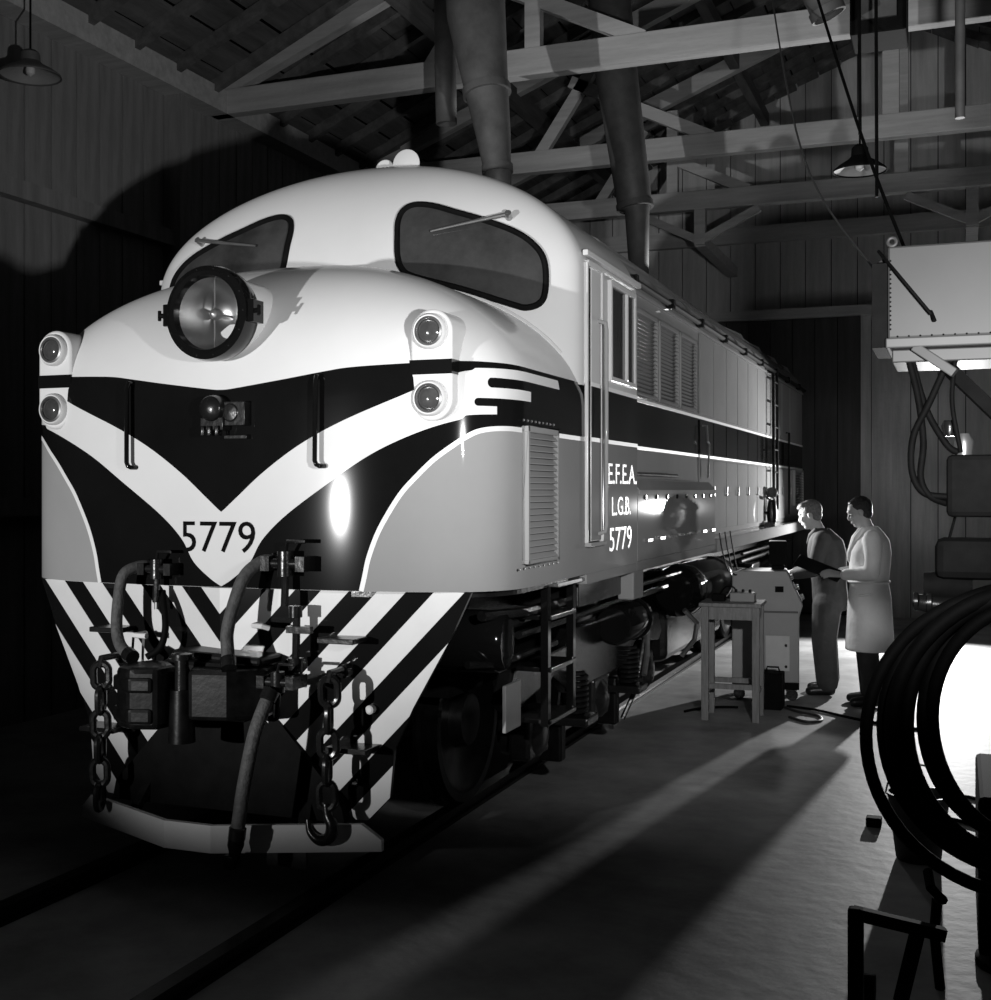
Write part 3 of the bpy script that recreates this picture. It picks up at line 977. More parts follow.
hose([(-.37, .0, 1.44), (-.41, -.05, 1.445), (-.455, -.11, 1.41), (-.47, -.13, 1.30), (-.465, -.15, 1.17), (-.42, -.18, 1.09), (-.33, -.22, 1.05)], .027)
hose([(.30, .0, 1.48), (.25, -.06, 1.48), (.205, -.13, 1.42), (.175, -.17, 1.30), (.16, -.2, 1.18), (.175, -.22, 1.10), (.20, -.25, 1.04)], .029)
hose([(.39, -.22, .93), (.375, -.26, .86), (.355, -.3, .75), (.32, -.32, .55), (.295, -.32, .40), (.285, -.32, .33)], .03)
gl = MB()
gl.lathe([(.034, 0), (.036, .05), (.026, .08), (.03, .11), (.02, .14)], (.285, -.32, .34), (-.12, 0, -1), 14)
gl.box(.235, .285, -.35, -.29, .19, .25)
gl.build('hose_coupling', 'greasy', loco, smooth=True, bevel=.006)
hose([(-.02 - .28, -.03, 1.33), (-.26, -.07, 1.25), (-.235, -.1, 1.16), (-.25, -.12, 1.08), (-.3, -.15, 1.04)], .016, 'air_hose', 'cable', False)


def cock(x, y, z, s=1.0):
    k = MB()
    k.tube([(x - .09 * s, y, z), (x + .09 * s, y, z)], .022 * s, 10).lathe([(.035 * s, -.05 * s), (.035 * s, .05 * s)], (x, y, z), (0, 0, 1), 12)
    k.tube([(x, y, z - .05 * s), (x, y - .01, z - .17 * s)], .016 * s, 8).tube([(x, y, z + .05 * s), (x + .02, y - .02, z + .09 * s), (x + .1 * s, y - .02, z + .09 * s)], .008 * s, 6)
    k.box(x - .1 * s, x - .06 * s, y - .03 * s, y + .1, z - .03 * s, z + .03 * s).box(x + .06 * s, x + .1 * s, y - .03 * s, y + .1, z - .03 * s, z + .03 * s)
    k.tube([(x, y, z), (x, y + .12, z)], .02 * s, 8)
    return k


cock(-.31, -.06, 1.435, .9).build('air_cock', 'blackmet', loco, smooth=True)
cock(.37, -.06, 1.475, 1.1).build('air_cock', 'blackmet', loco, smooth=True)
cock(.40, -.18, .97, .9).build('air_cock', 'blackmet', loco, smooth=True)
k = MB().tube([(.42, -.05, 1.24), (.42, -.06, .98)], .018, 8).box(.38, .5, -.075, -.045, 1.17, 1.2).lathe([(.03, 0), (.03, .05)], (.42, -.06, 1.24), (0, 0, 1), 12).lathe([(.03, 0), (.034, .06)], (.42, -.06, 1.0), (0, 0, 1), 12)
k.build('pipe_stand', 'blackmet', loco, smooth=True)
MB().tube([(.22, -.02, 1.20), (.23, -.1, 1.2), (.29, -.12, 1.2), (.31, -.1, 1.19)], .012, 8).build('plug_bracket', 'stripe', loco, smooth=True)
MB().tube([(-.40, -.02, 1.13), (-.40, -.1, 1.13), (-.33, -.11, 1.13)], .013, 8).build('plug_bracket', 'stripe', loco, smooth=True)
MB().tube([(-.355, -.1, 1.12), (-.36, -.1, .98)], .006, 6).build('plug_chain', 'steel', loco)
MB().tube([(-.41, -.1, 1.12), (-.42, -.1, 1.0)], .006, 6).build('plug_chain', 'blackmet', loco)
MB().tube([(-.31, -.06, 1.45), (-.31, -.065, 1.25)], .009, 8).build('cock_handle', 'steel', loco)


# --- bogies and underframe
def bogie(yc):
    L = 1.75
    for sg in (-1, 1):
        X = sg * .93
        fr = MB().prism([(yc - L, .72), (yc - L + .12, .88), (yc - .75, .90), (yc - .6, .98), (yc + .6, .98), (yc + .75, .90), (yc + L - .12, .88), (yc + L, .72), (yc + L - .1, .66), (yc + 1.45, .68), (yc + .95, .74), (yc + .6, .6), (yc - .6, .6), (yc - .95, .74), (yc - 1.45, .68), (yc - L + .1, .66)],
                        'x', min(X, X + sg * .09), max(X, X + sg * .09)).build('bogie_frame', 'blackmet', loco, bevel=.015)
        for dy in (-1.25, 0, 1.25):
            MB().lathe([(.12, -.1), (.13, .02), (.12, .1), (.08, .13), (.03, .135)], (X, yc + dy, .48), (sg, 0, 0), 24).build('axlebox', 'blackmet', fr, smooth=True)
            MB().box(min(X - sg * .02, X + sg * .1), max(X - sg * .02, X + sg * .1), yc + dy - .17, yc + dy + .17, .36, .62).build('horn_guide', 'blackmet', fr, bevel=.02)
            wh = MB().lathe([(.02, -.07), (.45, -.07), (.48, -.065), (.48, -.045), (.455, -.03), (.45, .06), (.40, .06), (.37, .03), (.16, .0), (.14, .07), (.05, .08)], (sg * .56, yc + dy, .535), (sg, 0, 0), 40)
            wh.build('wheel', 'greasy', loco, smooth=True)
        for dy in (-.62, .62):
            pts = [(X + sg * .12 + .06 * math.cos(a), yc + dy + .06 * math.sin(a), .48 + .032 * a / (2 * PI) * 1.0 + .0) for a in [2 * PI * i / 14 for i in range(14 * 8)]]
            MB().tube(pts, .014, 6).build('coil_spring', 'blackmet', fr, smooth=True)
            MB().box(min(X, X + sg * .22), max(X, X + sg * .22), yc + dy - .12, yc + dy + .12, .43, .48).build('spring_seat', 'blackmet', fr, bevel=.01)
        bc = MB().lathe([(.06, -.34), (.11, -.34), (.13, -.31), (.13, .12), (.145, .12), (.145, .16), (.12, .17), (.10, .26), (.06, .28)], (X + sg * .17, yc + .35, .94), (0, 1, 0), 24)
        bc.build('brake_cylinder', 'black', fr, smooth=True)
        MB().tube([(X + sg * .17, yc + .4, .94), (X + sg * .17, yc + .95, .9), (X + sg * .15, yc + 1.0, .62), (X + sg * .15, yc + .92, .5)], .02, 8).build('brake_rigging', 'steel', fr)
        MB().tube([(X + sg * .12, yc - L + .1, 1.06), (X + sg * .12, yc + L, 1.06)], .022, 8).build('sand_pipe', 'blackmet', fr, smooth=True)
        MB().tube([(X + sg * .14, yc - L + .1, 1.14), (X + sg * .14, yc + L + .6, 1.14)], .018, 8).build('air_pipe', 'blackmet', fr, smooth=True)
        MB().tube([(X + sg * .1, yc + .9, 1.1), (X + sg * .14, yc + 1.0, .8), (X + sg * .1, yc + .88, .4), (X + sg * .02, yc + .82, .2)], .018, 8).build('sand_pipe', 'blackmet', fr, smooth=True)
        for dy in (-.62, .62):
            MB().box(min(X - sg * .1, X + sg * .04), max(X - sg * .1, X + sg * .04), yc + dy - .05, yc + dy + .05, .2, .52).build('brake_block', 'greasy', fr, bevel=.015)


bogie(2.75)
bogie(9.6)
MB().box(-.85, .85, .25, 12.2, 1.12, 1.30).build('underframe', 'blackmet', loco)
MB().box(-.75, .75, .9, 4.6, .75, 1.12).build('bogie_centre', 'dullblack', loco)
MB().box(-.75, .75, 7.8, 11.4, .75, 1.12).build('bogie_centre', 'dullblack', loco)
for sg in (-1, 1):
    rs = MB().lathe([(.02, -.03), (.15, -.02), (.20, .04), (.21, .1), (.21, 1.7), (.20, 1.76), (.15, 1.82), (.02, 1.83)], (sg * 1.02, 4.95, .98), (0, 1, 0), 32).build('air_reservoir', 'black', loco, smooth=True)
    for yy in (5.2, 6.4):
        MB().lathe([(.216, 0), (.216, .06)], (sg * 1.02, yy, .98), (0, 1, 0), 32).build('reservoir_strap', 'blackmet', rs, smooth=True)
    MB().lathe([(.02, -.03), (.12, -.02), (.15, .04), (.15, .7), (.12, .76), (.02, .77)], (sg * .98, 6.95, .75), (0, 1, 0), 28).build('air_reservoir', 'black', loco, smooth=True)
    ft = MB().prism([(sg * .5, .35), (sg * .95, .42), (sg * .95, .80), (sg * .5, .9)], 'y', 4.95, 7.4).build('fuel_tank', 'blackmet', loco, bevel=.05)
    MB().tube([(sg * 1.12, 4.75, .5), (sg * 1.2, 4.85, .62), (sg * 1.22, 4.85, .75), (sg * 1.14, 4.75, .86)], .02, 8).build('filler_pipe', 'steel', ft)
    # steps hanging under the cab door
    st = MB().box(min(sg * 1.20, sg * 1.24), max(sg * 1.20, sg * 1.24), 1.005, 1.055, .62, 1.32).build('cab_steps', 'black', loco, bevel=.004)
    MB().box(min(sg * 1.20, sg * 1.24), max(sg * 1.20, sg * 1.24), 1.435, 1.485, .62, 1.32).build('step_hanger', 'black', st, bevel=.004)
    for zz in (.64, .90, 1.16):
        MB().box(min(sg * 1.06, sg * 1.25), max(sg * 1.06, sg * 1.25), 1.03, 1.46, zz - .012, zz + .012).build('step_tread', 'blackmet', st, bevel=.004)
    MB().box(min(sg * 1.08, sg * 1.30), max(sg * 1.08, sg * 1.30), 1.0, 1.6, 1.318, 1.338).build('step_plate', 'steel', st, bevel=.004)
    bk = MB().box(min(sg * 1.08, sg * 1.10), max(sg * 1.08, sg * 1.10), .78, 1.0, .62, .85).build('sand_box_flap', 'cabinet', loco, bevel=.004)
    MB().box(min(sg * 1.2, sg * 1.3), max(sg * 1.2, sg * 1.3), 2.50, 2.75, 1.13, 1.32).build('sill_bracket', 'grey', loco, bevel=.01)
    MB().box(min(sg * .85, sg * 1.22), max(sg * .85, sg * 1.22), 1.6, 2.55, 1.16, 1.31).build('equipment_box', 'blackmet', loco, bevel=.01)
    MB().tube([(sg * 1.1, .45, 1.22), (sg * 1.15, .9, 1.2), (sg * 1.15, 1.6, 1.2)], .025, 8).build('air_pipe', 'blackmet', loco, smooth=True)
    MB().tube([(sg * 1.05, .4, 1.0), (sg * 1.12, .6, .98), (sg * 1.12, 1.5, .98)], .018, 8).build('air_pipe', 'blackmet', loco, smooth=True)
    MB().lathe([(.02, -.2), (.13, -.2), (.15, -.17), (.15, .17), (.13, .2), (.02, .2)], (sg * .95, .65, 1.08), (sg * 1, .1, 0), 24).build('horn_cylinder', 'black', loco, smooth=True)

# ================================================================== overhead fittings
def duct(name, pts, rs, collar, label):
    t = thing(name, pts[-1], label, 'smoke duct', 'smoke ducts over the locomotive')
    MB().tube(pts, rs, 28, cap=False).build('duct_pipe', 'duct', t, smooth='full', solid=.006)
    for i, r in collar:
        d = Vector(pts[min(i + 1, len(pts) - 1)]) - Vector(pts[max(i - 1, 0)])
        MB().lathe([(r * .97, -.03), (r * 1.14, -.028), (r * 1.14, .028), (r * .97, .03)], pts[i], d, 28, cap=False).build('collar', 'duct', t, smooth=True)
    return t


duct('smoke_duct', [(-.34, 3.75, 7.2), (-.18, 3.65, 5.3), (-.078, 3.6, 4.72), (-.02, 3.58, 4.4), (.02, 3.56, 4.13), (.03, 3.55, 3.86)],
     [.24, .215, .157, .125, .098, .095], [(2, .157), (4, .1)], 'tapered sheet metal smoke duct with a collar, hanging above the cab roof')
duct('smoke_duct', [(.0, 6.35, 7.4), (.2, 6.25, 5.6), (.38, 6.2, 4.40), (.40, 6.2, 4.36), (.42, 6.2, 3.76)],
     [.2, .19, .155, .11, .085], [(2, .15)], 'dark smoke duct with a flanged lower end hanging behind the cab over the engine hood')
duct('smoke_duct', [(2.05, 3.2, 5.6), (2.28, 3.3, 5.05), (2.36, 3.33, 4.86)], [.10, .10, .10], [(2, .10)], 'shiny bent pipe end at the top right, beside the dark hanging box')


duct('smoke_duct', [(-.88, 4.7, 7.0), (-.87, 4.7, 5.3), (-.86, 4.7, 4.87)], [.09, .088, .085], [], 'short dark vent pipe hanging from the roof, left of the tapered smoke duct')


def pendant(x, y, z, r, label, m):
    t = thing('pendant_lamp', (x, y, z), label, 'pendant lamp', 'pendant lamps')
    MB().lathe([(r, 0), (r * .98, .015), (r * .75, .05), (r * .45, .085), (r * .32, .11), (r * .30, .17), (r * .2, .19)], (x, y, z), (0, 0, 1), 36, cap=False).build('lamp_shade', m, t, smooth=True, solid=.004)
    MB().lathe([(r * .96, .01), (r * .7, .04), (r * .3, .08), (.01, .082)], (x, y, z), (0, 0, 1), 36, cap=False).build('shade_lining', 'enamel', t, smooth=True)
    MB().lathe([(.001, -.02), (.03, 0), (.035, .03), (.02, .08)], (x, y, z + .02), (0, 0, 1), 16).build('lamp_bulb', 'panel', t, smooth=True)
    MB().tube([(x, y, z + .18), (x, y, roof_pt(x, -.1))], .008, 6).build('lamp_cord', 'cable', t)


pendant(2.47, 4.58, 4.13, .19, 'dark enamel pendant lamp shade hanging at the upper right among the wires', 'dullblack')
pendant(-3.22, 2.42, 4.84, .22, 'dim pendant lamp shade hanging in the upper left corner by the boarded wall', 'duct')
hb = thing('hanging_box', (2.66, 4.0, 4.95), 'dark square box hung from the roof at the top right corner', 'box')
MB().box(2.46, 2.82, 3.8, 4.2, 4.86, 5.9).build('box_body', 'dullblack', hb, bevel=.01)
MB().box(2.52, 2.76, 3.78, 3.8, 4.95, 5.3).build('box_grille', 'duct', hb)
for dx in (-.1, .1):
    MB().tube([(2.64 + dx, 4.0, 5.9), (2.64 + dx, 4.0, roof_pt(2.64, -.1))], .012, 6).build('hanger_rod', 'duct', hb)
vp_ = MB().tube([(3.15, 2.0, 7.0), (3.15, 2.0, 4.3), (3.15, 2.0, 3.72)], .025, 12)
tag(vp_.build('conduit_pipe', 'duct', None, smooth=True), 'pale vertical conduit pipe coming down from the roof at the far right edge', 'pipe')

# wires across the upper right
wires = [([(1.85, 4.2, 5.70), (2.0, 3.3, 5.10), (2.45, 1.2, 3.4), (2.855, .10, 2.62)], .005, 'thin pale wire slanting down steeply from the roof beam to the grey wall box', 'box'),
         ([(2.18, 3.0, 5.35), (2.35, 2.3, 4.75), (2.75, 1.0, 3.35), (3.06, -.02, 2.42)], .008, 'thick dark wire slanting down across the face of the grey wall box', 'cable'),
         ([(2.86, .05, 2.70), (2.93, -.03, 2.60), (3.05, -.04, 2.44)], .006, 'short dark wire from the box corner conduit to its lower edge', 'cable'),
         ([(2.56, 3.2, 6.4), (2.565, 3.2, 4.9), (2.57, 3.2, 4.02)], .012, 'dark hanging cord, left one of the pair below the dark hanging box', 'cable'),
         ([(2.66, 3.2, 6.4), (2.665, 3.2, 4.9), (2.67, 3.2, 3.62)], .012, 'dark hanging cord, right one of the pair below the dark hanging box', 'cable')]
for pts, r, lb, m in wires:
    tag(MB().tube(smooth_tab(pts, 24), r, 6).build('wire', m, None, smooth=True), lb, 'wire', 'wires at the upper right')

# ================================================================== machine at the right edge
mc = thing('control_station', (3.36, .25, 0), 'pale control box on a shelf bracket, carried on a post at the right edge', 'control box')
cb = MB().box(2.895, 3.55, .02, .42, 2.365, 2.71).build('control_box', 'box', mc, bevel=.008)
MB().box(2.84, 2.894, .0, .40, 2.33, 2.645).build('hinge_plate', 'dullblack', cb)
for i in range(16):
    MB().lathe([(.004, 0), (.003, -.004)], (2.905, .018, 2.40 + i * .017), (0, 1, 0), 6).build('rivet', 'dullblack', cb)
for i in range(14):
    MB().lathe([(.004, 0), (.003, -.004)], (2.93 + i * .04, .018, 2.372), (0, 1, 0), 6).build('rivet', 'dullblack', cb)
MB().box(2.89, 3.56, -.03, .44, 2.325, 2.362).build('shelf', 'boxedge', mc, bevel=.005)
MB().box(2.91, 3.56, .02, .40, 2.275, 2.323).build('shelf_rail', 'box', mc, bevel=.005)
MB().bar((2.99, .0, 2.33), (3.13, -.02, 2.225), .05, .035).build('bracket_arm', 'boxedge', mc, bevel=.004)
MB().tube(smooth_tab([(2.90, .12, 2.67), (2.87, .1, 2.665), (2.858, .1, 2.65), (2.856, .1, 2.635), (2.856, .1, 2.60)], 20), .012, 10).build('corner_conduit', 'box', mc, smooth=True)
MB().tube([(2.91 + 0.015 * math.cos(2 * PI * i / 20), .03, 2.728 + .015 * math.sin(2 * PI * i / 20)) for i in range(20)], .007, 8, closed=True).build('lifting_eye', 'box', mc, smooth=True)
MB().tube([(3.36, .25, 0), (3.36, .25, 3.4)], .07, 20).build('post', 'dullblack', mc, smooth=True)
MB().lathe([(.16, 0), (.16, .03), (.1, .06)], (3.36, .25, 0), (0, 0, 1), 24).build('post_foot', 'dullblack', mc, smooth=True)
MB().box(3.21, 3.9, .1, .95, .07, .66).build('added_shade_box', 'dullblack', mc, bevel=.02)  # made-up box, added to cast shade over the floor towards the camera
MB().box(3.25, 3.86, .15, .9, 0, .07).build('added_shade_plinth', 'dullblack', mc)  # foot of the added shade-casting box
MB().bar((3.36, .25, 2.0), (3.1, .2, 2.27), .04, .05).build('brace', 'dullblack', mc)
# switch units on the post
MB().box(3.10, 3.42, .03, .22, 1.70, 1.93).build('switch_unit', 'dullblack', mc, bevel=.02)
MB().lathe([(.03, 0), (.035, .05), (.02, .08)], (3.16, .1, 1.93), (0, 0, 1), 14).build('cable_gland', 'steel', mc, smooth=True)
MB().lathe([(.02, 0), (.03, .04), (.02, .06)], (3.11, .1, 2.0), (0, 0, 1), 14).build('cable_gland', 'blackmet', mc, smooth=True)
MB().box(3.06, 3.42, .02, .24, 1.47, 1.62).build('motor_unit', 'dullblack', mc, bevel=.03)
MB().lathe([(.05, -.08), (.06, .0), (.05, .09)], (3.1, .1, 1.44), (1, 0, 0), 18).build('motor_boss', 'dullblack', mc, smooth=True)
ar = MB().tube([(3.4, .0, 1.36), (3.15, -.02, 1.37), (3.03, -.04, 1.385), (3.0, -.05, 1.39)], [.045, .04, .032, .03], 14)
ar = ar.build('hose_arm', 'blackmet', mc, smooth=True)
MB().lathe([(.022, 0), (.034, .005), (.034, .018), (.022, .022)], (2.985, -.05, 1.392), (1, 0, 0), 16).build('arm_flange', 'blackmet', ar, smooth=True)
MB().lathe([(.022, 0), (.04, .005), (.04, .02), (.022, .025)], (3.03, -.045, 1.388), (1, 0, 0), 16).build('arm_flange', 'blackmet', ar, smooth=True)
for k, pts in enumerate(([(2.97, .06, 2.28), (3.0, .05, 2.15), (3.02, .05, 1.98), (3.01, .05, 1.85), (3.04, .05, 1.78), (3.10, .08, 1.75)],
                         [(2.98, .08, 2.28), (3.03, .07, 2.1), (3.10, .06, 1.97), (3.14, .07, 1.94)],
                         [(3.10, .02, 2.26), (3.04, .03, 2.12), (2.985, .04, 2.0), (2.98, .04, 1.87), (3.02, .05, 1.79), (3.10, .06, 1.775)],
                         [(3.13, .05, 2.28), (3.12, .04, 2.12), (3.15, .05, 1.94)])):
    MB().tube(smooth_tab(pts, 30), .013 if k != 3 else .009, 10).build('control_cable', 'cable', mc, smooth=True)
MB().tube([(3.13, .1, 1.70), (3.11, .08, 1.62)], .006, 6).build('control_cable', 'cable', mc)

# hose coil hung from the arm: several loops, each its own part
hc = thing('hose_coil', (3.25, -.12, 0), 'big coil of thick black hoses hanging at the lower right, in front of the men', 'hose coil')
random.seed(11)
loops = [(3.385, .885, .555, .535, .023, -.12), (3.385, .92, .495, .50, .027, -.08), (3.385, .93, .465, .49, .028, -.13), (3.39, .93, .44, .48, .027, -.05), (3.39, .94, .42, .46, .026, -.15), (3.395, .955, .37, .43, .026, -.06), (3.40, .96, .345, .42, .024, -.12)]
for cx_, cz_, rx, rz, th, y in loops:
    ph = random.uniform(0, 6)
    pts = []
    for i in range(64):
        a = 2 * PI * i / 64
        wob = 1 + .010 * math.sin(2 * a + ph) + .006 * math.sin(3 * a + ph)
        pts.append((cx_ + rx * wob * math.cos(a), y + .04 * math.sin(a * 2 + ph) + .05 * math.cos(a), cz_ + rz * wob * math.sin(a) + .03))
    MB().tube(pts, th, 12, closed=True).build('hose_loop', 'cable', hc, smooth=True)
tie = MB().tube([(3.04, -.12, .43), (3.05, -.2, .40), (3.09, -.2, .36), (3.07, -.1, .33), (3.06, -.08, .2), (3.08, -.08, .0)], .018, 8)
tie.build('hose_tail', 'cable', hc, smooth=True)
# low truck under the coil
tk = thing('hose_stand', (3.1, -.5, 0), 'dark low stand under the hose coil in the bottom right corner', 'stand')
MB().box(2.78, 3.6, -.70, -.62, .02, .10).build('stand_base', 'dullblack', tk, bevel=.02)
MB().box(2.80, 2.85, -.6, -.55, .1, .42).build('stand_upright', 'dullblack', tk, bevel=.01)
MB().bar((2.82, -.57, .40), (3.1, -.5, .34), .04, .04).build('stand_bar', 'dullblack', tk)
MB().bar((3.02, -.5, .36), (2.96, -.45, .08), .03, .04).build('stand_leg', 'dullblack', tk)
for yy in (-.7, -.3):
    MB().lathe([(.01, -.02), (.05, -.02), (.05, .02), (.01, .02)], (2.85, yy, .051), (1, 0, 0), 16).build('caster', 'dullblack', tk, smooth=True)
# bucket on the floor behind the coil
bk = thing('bucket', (2.96, 1.55, 0), 'dark metal bucket standing on the floor behind the hose coil', 'bucket')
MB().lathe([(.10, 0), (.105, .01), (.145, .31), (.155, .315), (.155, .325), (.14, .325), (.1, .02), (.001, .015)], (2.96, 1.55, 0), (0, 0, 1), 32, cap=False).build('bucket_body', 'bucket', bk, smooth=True)
MB().tube([(2.96 + .15 * math.cos(a), 1.55 + .05 * math.sin(a), .31 + .14 * math.sin(a)) for a in [PI * i / 20 for i in range(21)]], .005, 6).build('bucket_handle', 'steel', bk, smooth=True)
for lb, pts in (('thin cable loop running over the floor behind the hose coil, upper of two', [(2.86, 3.1, .01), (3.0, 2.8, .01), (3.2, 2.9, .01), (3.4, 2.6, .01)]),
                ('thin cable lying on the floor behind the hose coil, nearer the bucket', [(2.75, 2.6, .01), (2.95, 2.3, .01), (3.1, 2.35, .01), (3.3, 2.2, .01)])):
    tag(MB().tube(smooth_tab(pts, 20), .01, 8).build('floor_cable', 'cable', None, smooth=True), lb, 'cable', 'cables on the floor')
bl = tag(MB().box(2.68, 2.76, 2.05, 2.13, 0, .05).build('wooden_block', 'dullblack', None, bevel=.008), 'small dark block lying on the floor inside the ring of the hose coil', 'block')

# ================================================================== stool and test set
st = thing('stool', (1.47, 5.0, 0), 'tall square wooden stool beside the locomotive, carrying a small instrument', 'stool')
ang = math.radians(3)
RZ = Matrix.Rotation(ang, 3, 'Z')
SC = Vector((1.48, 4.98, 0))


def sp(x, y, z):
    return SC + RZ @ Vector((x, y, z))


def rbox(x0, x1, y0, y1, z0, z1):
    vs = [sp(x, y, z) for z in (z0, z1) for y in (y0, y1) for x in (x0, x1)]
    return MB().add(vs, [(0, 2, 3, 1), (4, 5, 7, 6), (0, 1, 5, 4), (2, 6, 7, 3), (0, 4, 6, 2), (1, 3, 7, 5)])


hw, hd = .225, .20
for sx in (-1, 1):
    for sy in (-1, 1):
        x0, y0 = sx * (hw - .03), sy * (hd - .03)
        rbox(x0 - .028, x0 + .028, y0 - .028, y0 + .028, 0, .89).build('leg', 'wood', st, bevel=.004)
rbox(-hw - .015, hw + .015, -hd - .015, hd + .015, .89, .92).build('stool_top', 'wood', st, bevel=.006)
for sy in (-1, 1):
    y0 = sy * (hd - .03)
    rbox(-hw + .06, hw - .06, y0 - .012, y0 + .012, .79, .89).build('apron_rail', 'wood', st)
    rbox(-hw + .06, hw - .06, y0 - .014, y0 + .014, .25, .29).build('foot_rail', 'wood', st)
for sx in (-1, 1):
    x0 = sx * (hw - .03)
    rbox(x0 - .012, x0 + .012, -hd + .06, hd - .06, .79, .89).build('apron_rail', 'wood', st)
    rbox(x0 - .014, x0 + .014, -hd + .06, hd - .06, .20, .24).build('foot_rail', 'wood', st)
it = thing('meter_box', sp(0, 0, .92), 'small instrument with terminals lying on the wooden stool', 'instrument')
rbox(-.02, .17, -.04, .12, .92, .99).build('meter_case', 'cabinet', it, bevel=.006)
rbox(-.16, -.06, -.05, .08, .92, .975).build('meter_case', 'dullblack', it, bevel=.006)
for i in range(3):
    p = sp(.02 + i * .055, .03, .99)
    MB().lathe([(.012, 0), (.012, .02), (.007, .025)], p, (0, 0, 1), 10).build('terminal', 'blackmet', it)
MB().tube(smooth_tab([sp(-.1, 0, .975), sp(-.06, .0, 1.03), sp(.0, .02, 1.03), sp(.02, .03, .995)], 12), .006, 6).build('meter_lead', 'cable', it)

cab_t = thing('test_cabinet', (1.62, 6.05, 0), 'grey test cabinet with sloping control panel that the men stand at', 'test cabinet')
CA = math.radians(8)
RC = Matrix.Rotation(CA, 3, 'Z')
CC = Vector((1.60, 6.05, 0))


def cpnt(x, y, z):
    return CC + RC @ Vector((x, y, z))


def cprism(poly, y0, y1):
    n = len(poly)
    vs = [cpnt(x, y0, z) for x, z in poly] + [cpnt(x, y1, z) for x, z in poly]
    return MB().add(vs, [tuple(range(n)), tuple(range(n, 2 * n))[::-1]] + [(i, (i + 1) % n, n + (i + 1) % n, n + i) for i in range(n)])


cbody = cprism([(-.30, .16), (.26, .16), (.26, .72), (.29, .82), (.16, 1.11), (-.30, 1.11)], -.2, .25).build('cabinet_body', 'cabinet', cab_t, bevel=.01)
cprism([(.262, .80), (.292, .825), (.165, 1.10), (.15, 1.10)], -.18, .23).build('control_panel', 'dullblack', cbody)
for i in range(3):
    for j in range(2):
        p = cpnt(.275 - i * .045, -.08 + j * .2, .87 + i * .085)
        MB().lathe([(.018, 0), (.016, .03)], p, RC @ Vector((.9, 0, .42)), 12).build('control_knob', 'steel', cbody)
cprism([(-.02, .26), (.18, .26), (.18, .56), (-.02, .56)], -.206, -.2).build('side_plate', 'panel', cbody, bevel=.003)
cprism([(.06, .93), (.13, .93), (.13, .98), (.06, .98)], -.205, -.2).build('name_plate', 'dullblack', cbody)
cprism([(-.06, .755), (.25, .755), (.25, .77), (-.06, .77)], -.22, -.2).build('side_ledge', 'boxedge', cbody)
for zz in (.30, .48):
    MB().lathe([(.012, 0), (.012, .02)], cpnt(.15, -.206, zz), RC @ Vector((0, -1, 0)), 10).build('plate_screw', 'blackmet', cbody)
cprism([(-.3, .10), (.26, .10), (.26, .16), (-.3, .16)], -.19, .24).build('cabinet_base', 'dullblack', cab_t, bevel=.006)
for x0 in (-.24, .2):
    for y0 in (-.14, .19):
        MB().lathe([(.01, -.018), (.05, -.018), (.05, .018), (.01, .018)], cpnt(x0, y0, .051), RC @ Vector((0, 1, 0)), 16).build('caster', 'blackmet', cab_t, smooth=True)
cam_b = thing('black_lamp_unit', cpnt(.07, .02, 1.11), 'black box unit standing on top of the grey test cabinet', 'instrument')
cprism([(.03, 1.112), (.14, 1.112), (.14, 1.15), (.03, 1.15)], -.05, .09).build('unit_foot', 'dullblack', cam_b, bevel=.006)
cprism([(.01, 1.152), (.16, 1.152), (.16, 1.36), (.01, 1.36)], -.07, .11).build('unit_case', 'dullblack', cam_b, bevel=.01)
tb = thing('transformer_box', (1.72, 5.5, 0), 'small dark box on the floor between the stool and the test cabinet', 'box')
MB().box(1.63, 1.80, 5.42, 5.62, 0, .30).build('case', 'dullblack', tb, bevel=.01)
MB().tube([(1.66, 5.52, .30), (1.67, 5.52, .34), (1.76, 5.52, .34), (1.77, 5.52, .30)], .008, 6).build('carry_handle', 'dullblack', tb)
for lb, pts, m in (('pale cable trailing over the floor at the foot of the test cabinet', [(1.80, 5.55, .01), (1.95, 5.35, .012), (2.10, 5.25, .01), (2.15, 5.05, .01), (2.05, 4.95, .01), (1.9, 5.1, .01)], 'box'),
                   ('dark cable curling over the floor towards the white-coated man', [(1.82, 5.6, .01), (2.05, 5.5, .012), (2.35, 5.25, .01), (2.55, 5.1, .01), (2.95, 4.9, .01)], 'cable'),
                   ('cable on the floor left of the stool legs', [(1.45, 5.4, .01), (1.3, 5.35, .01), (1.15, 5.2, .01), (1.08, 5.05, .01)], 'cable')):
    tag(MB().tube(smooth_tab(pts, 30), .011, 8).build('floor_cable', m, None, smooth=True), lb, 'cable', 'cables on the floor')
for i, lb in enumerate(('slack test lead from the running board to the test cabinet, leftmost of the three', 'middle slack test lead between running board and cabinet', 'rightmost slack test lead between running board and cabinet')):
    y = 5.25 + i * .25
    tag(MB().tube(smooth_tab([(1.325, y, 1.45), (1.34, y + .05, 1.30), (1.36, y + .25, 1.12 - .04 * i), (1.40, 5.9 + .1 * i, 1.12), (1.42 + .02 * i, 6.0 + .05 * i, 1.118)], 24), .006, 6).build('test_lead', 'cable', None, smooth=True), lb, 'cable', 'test leads')


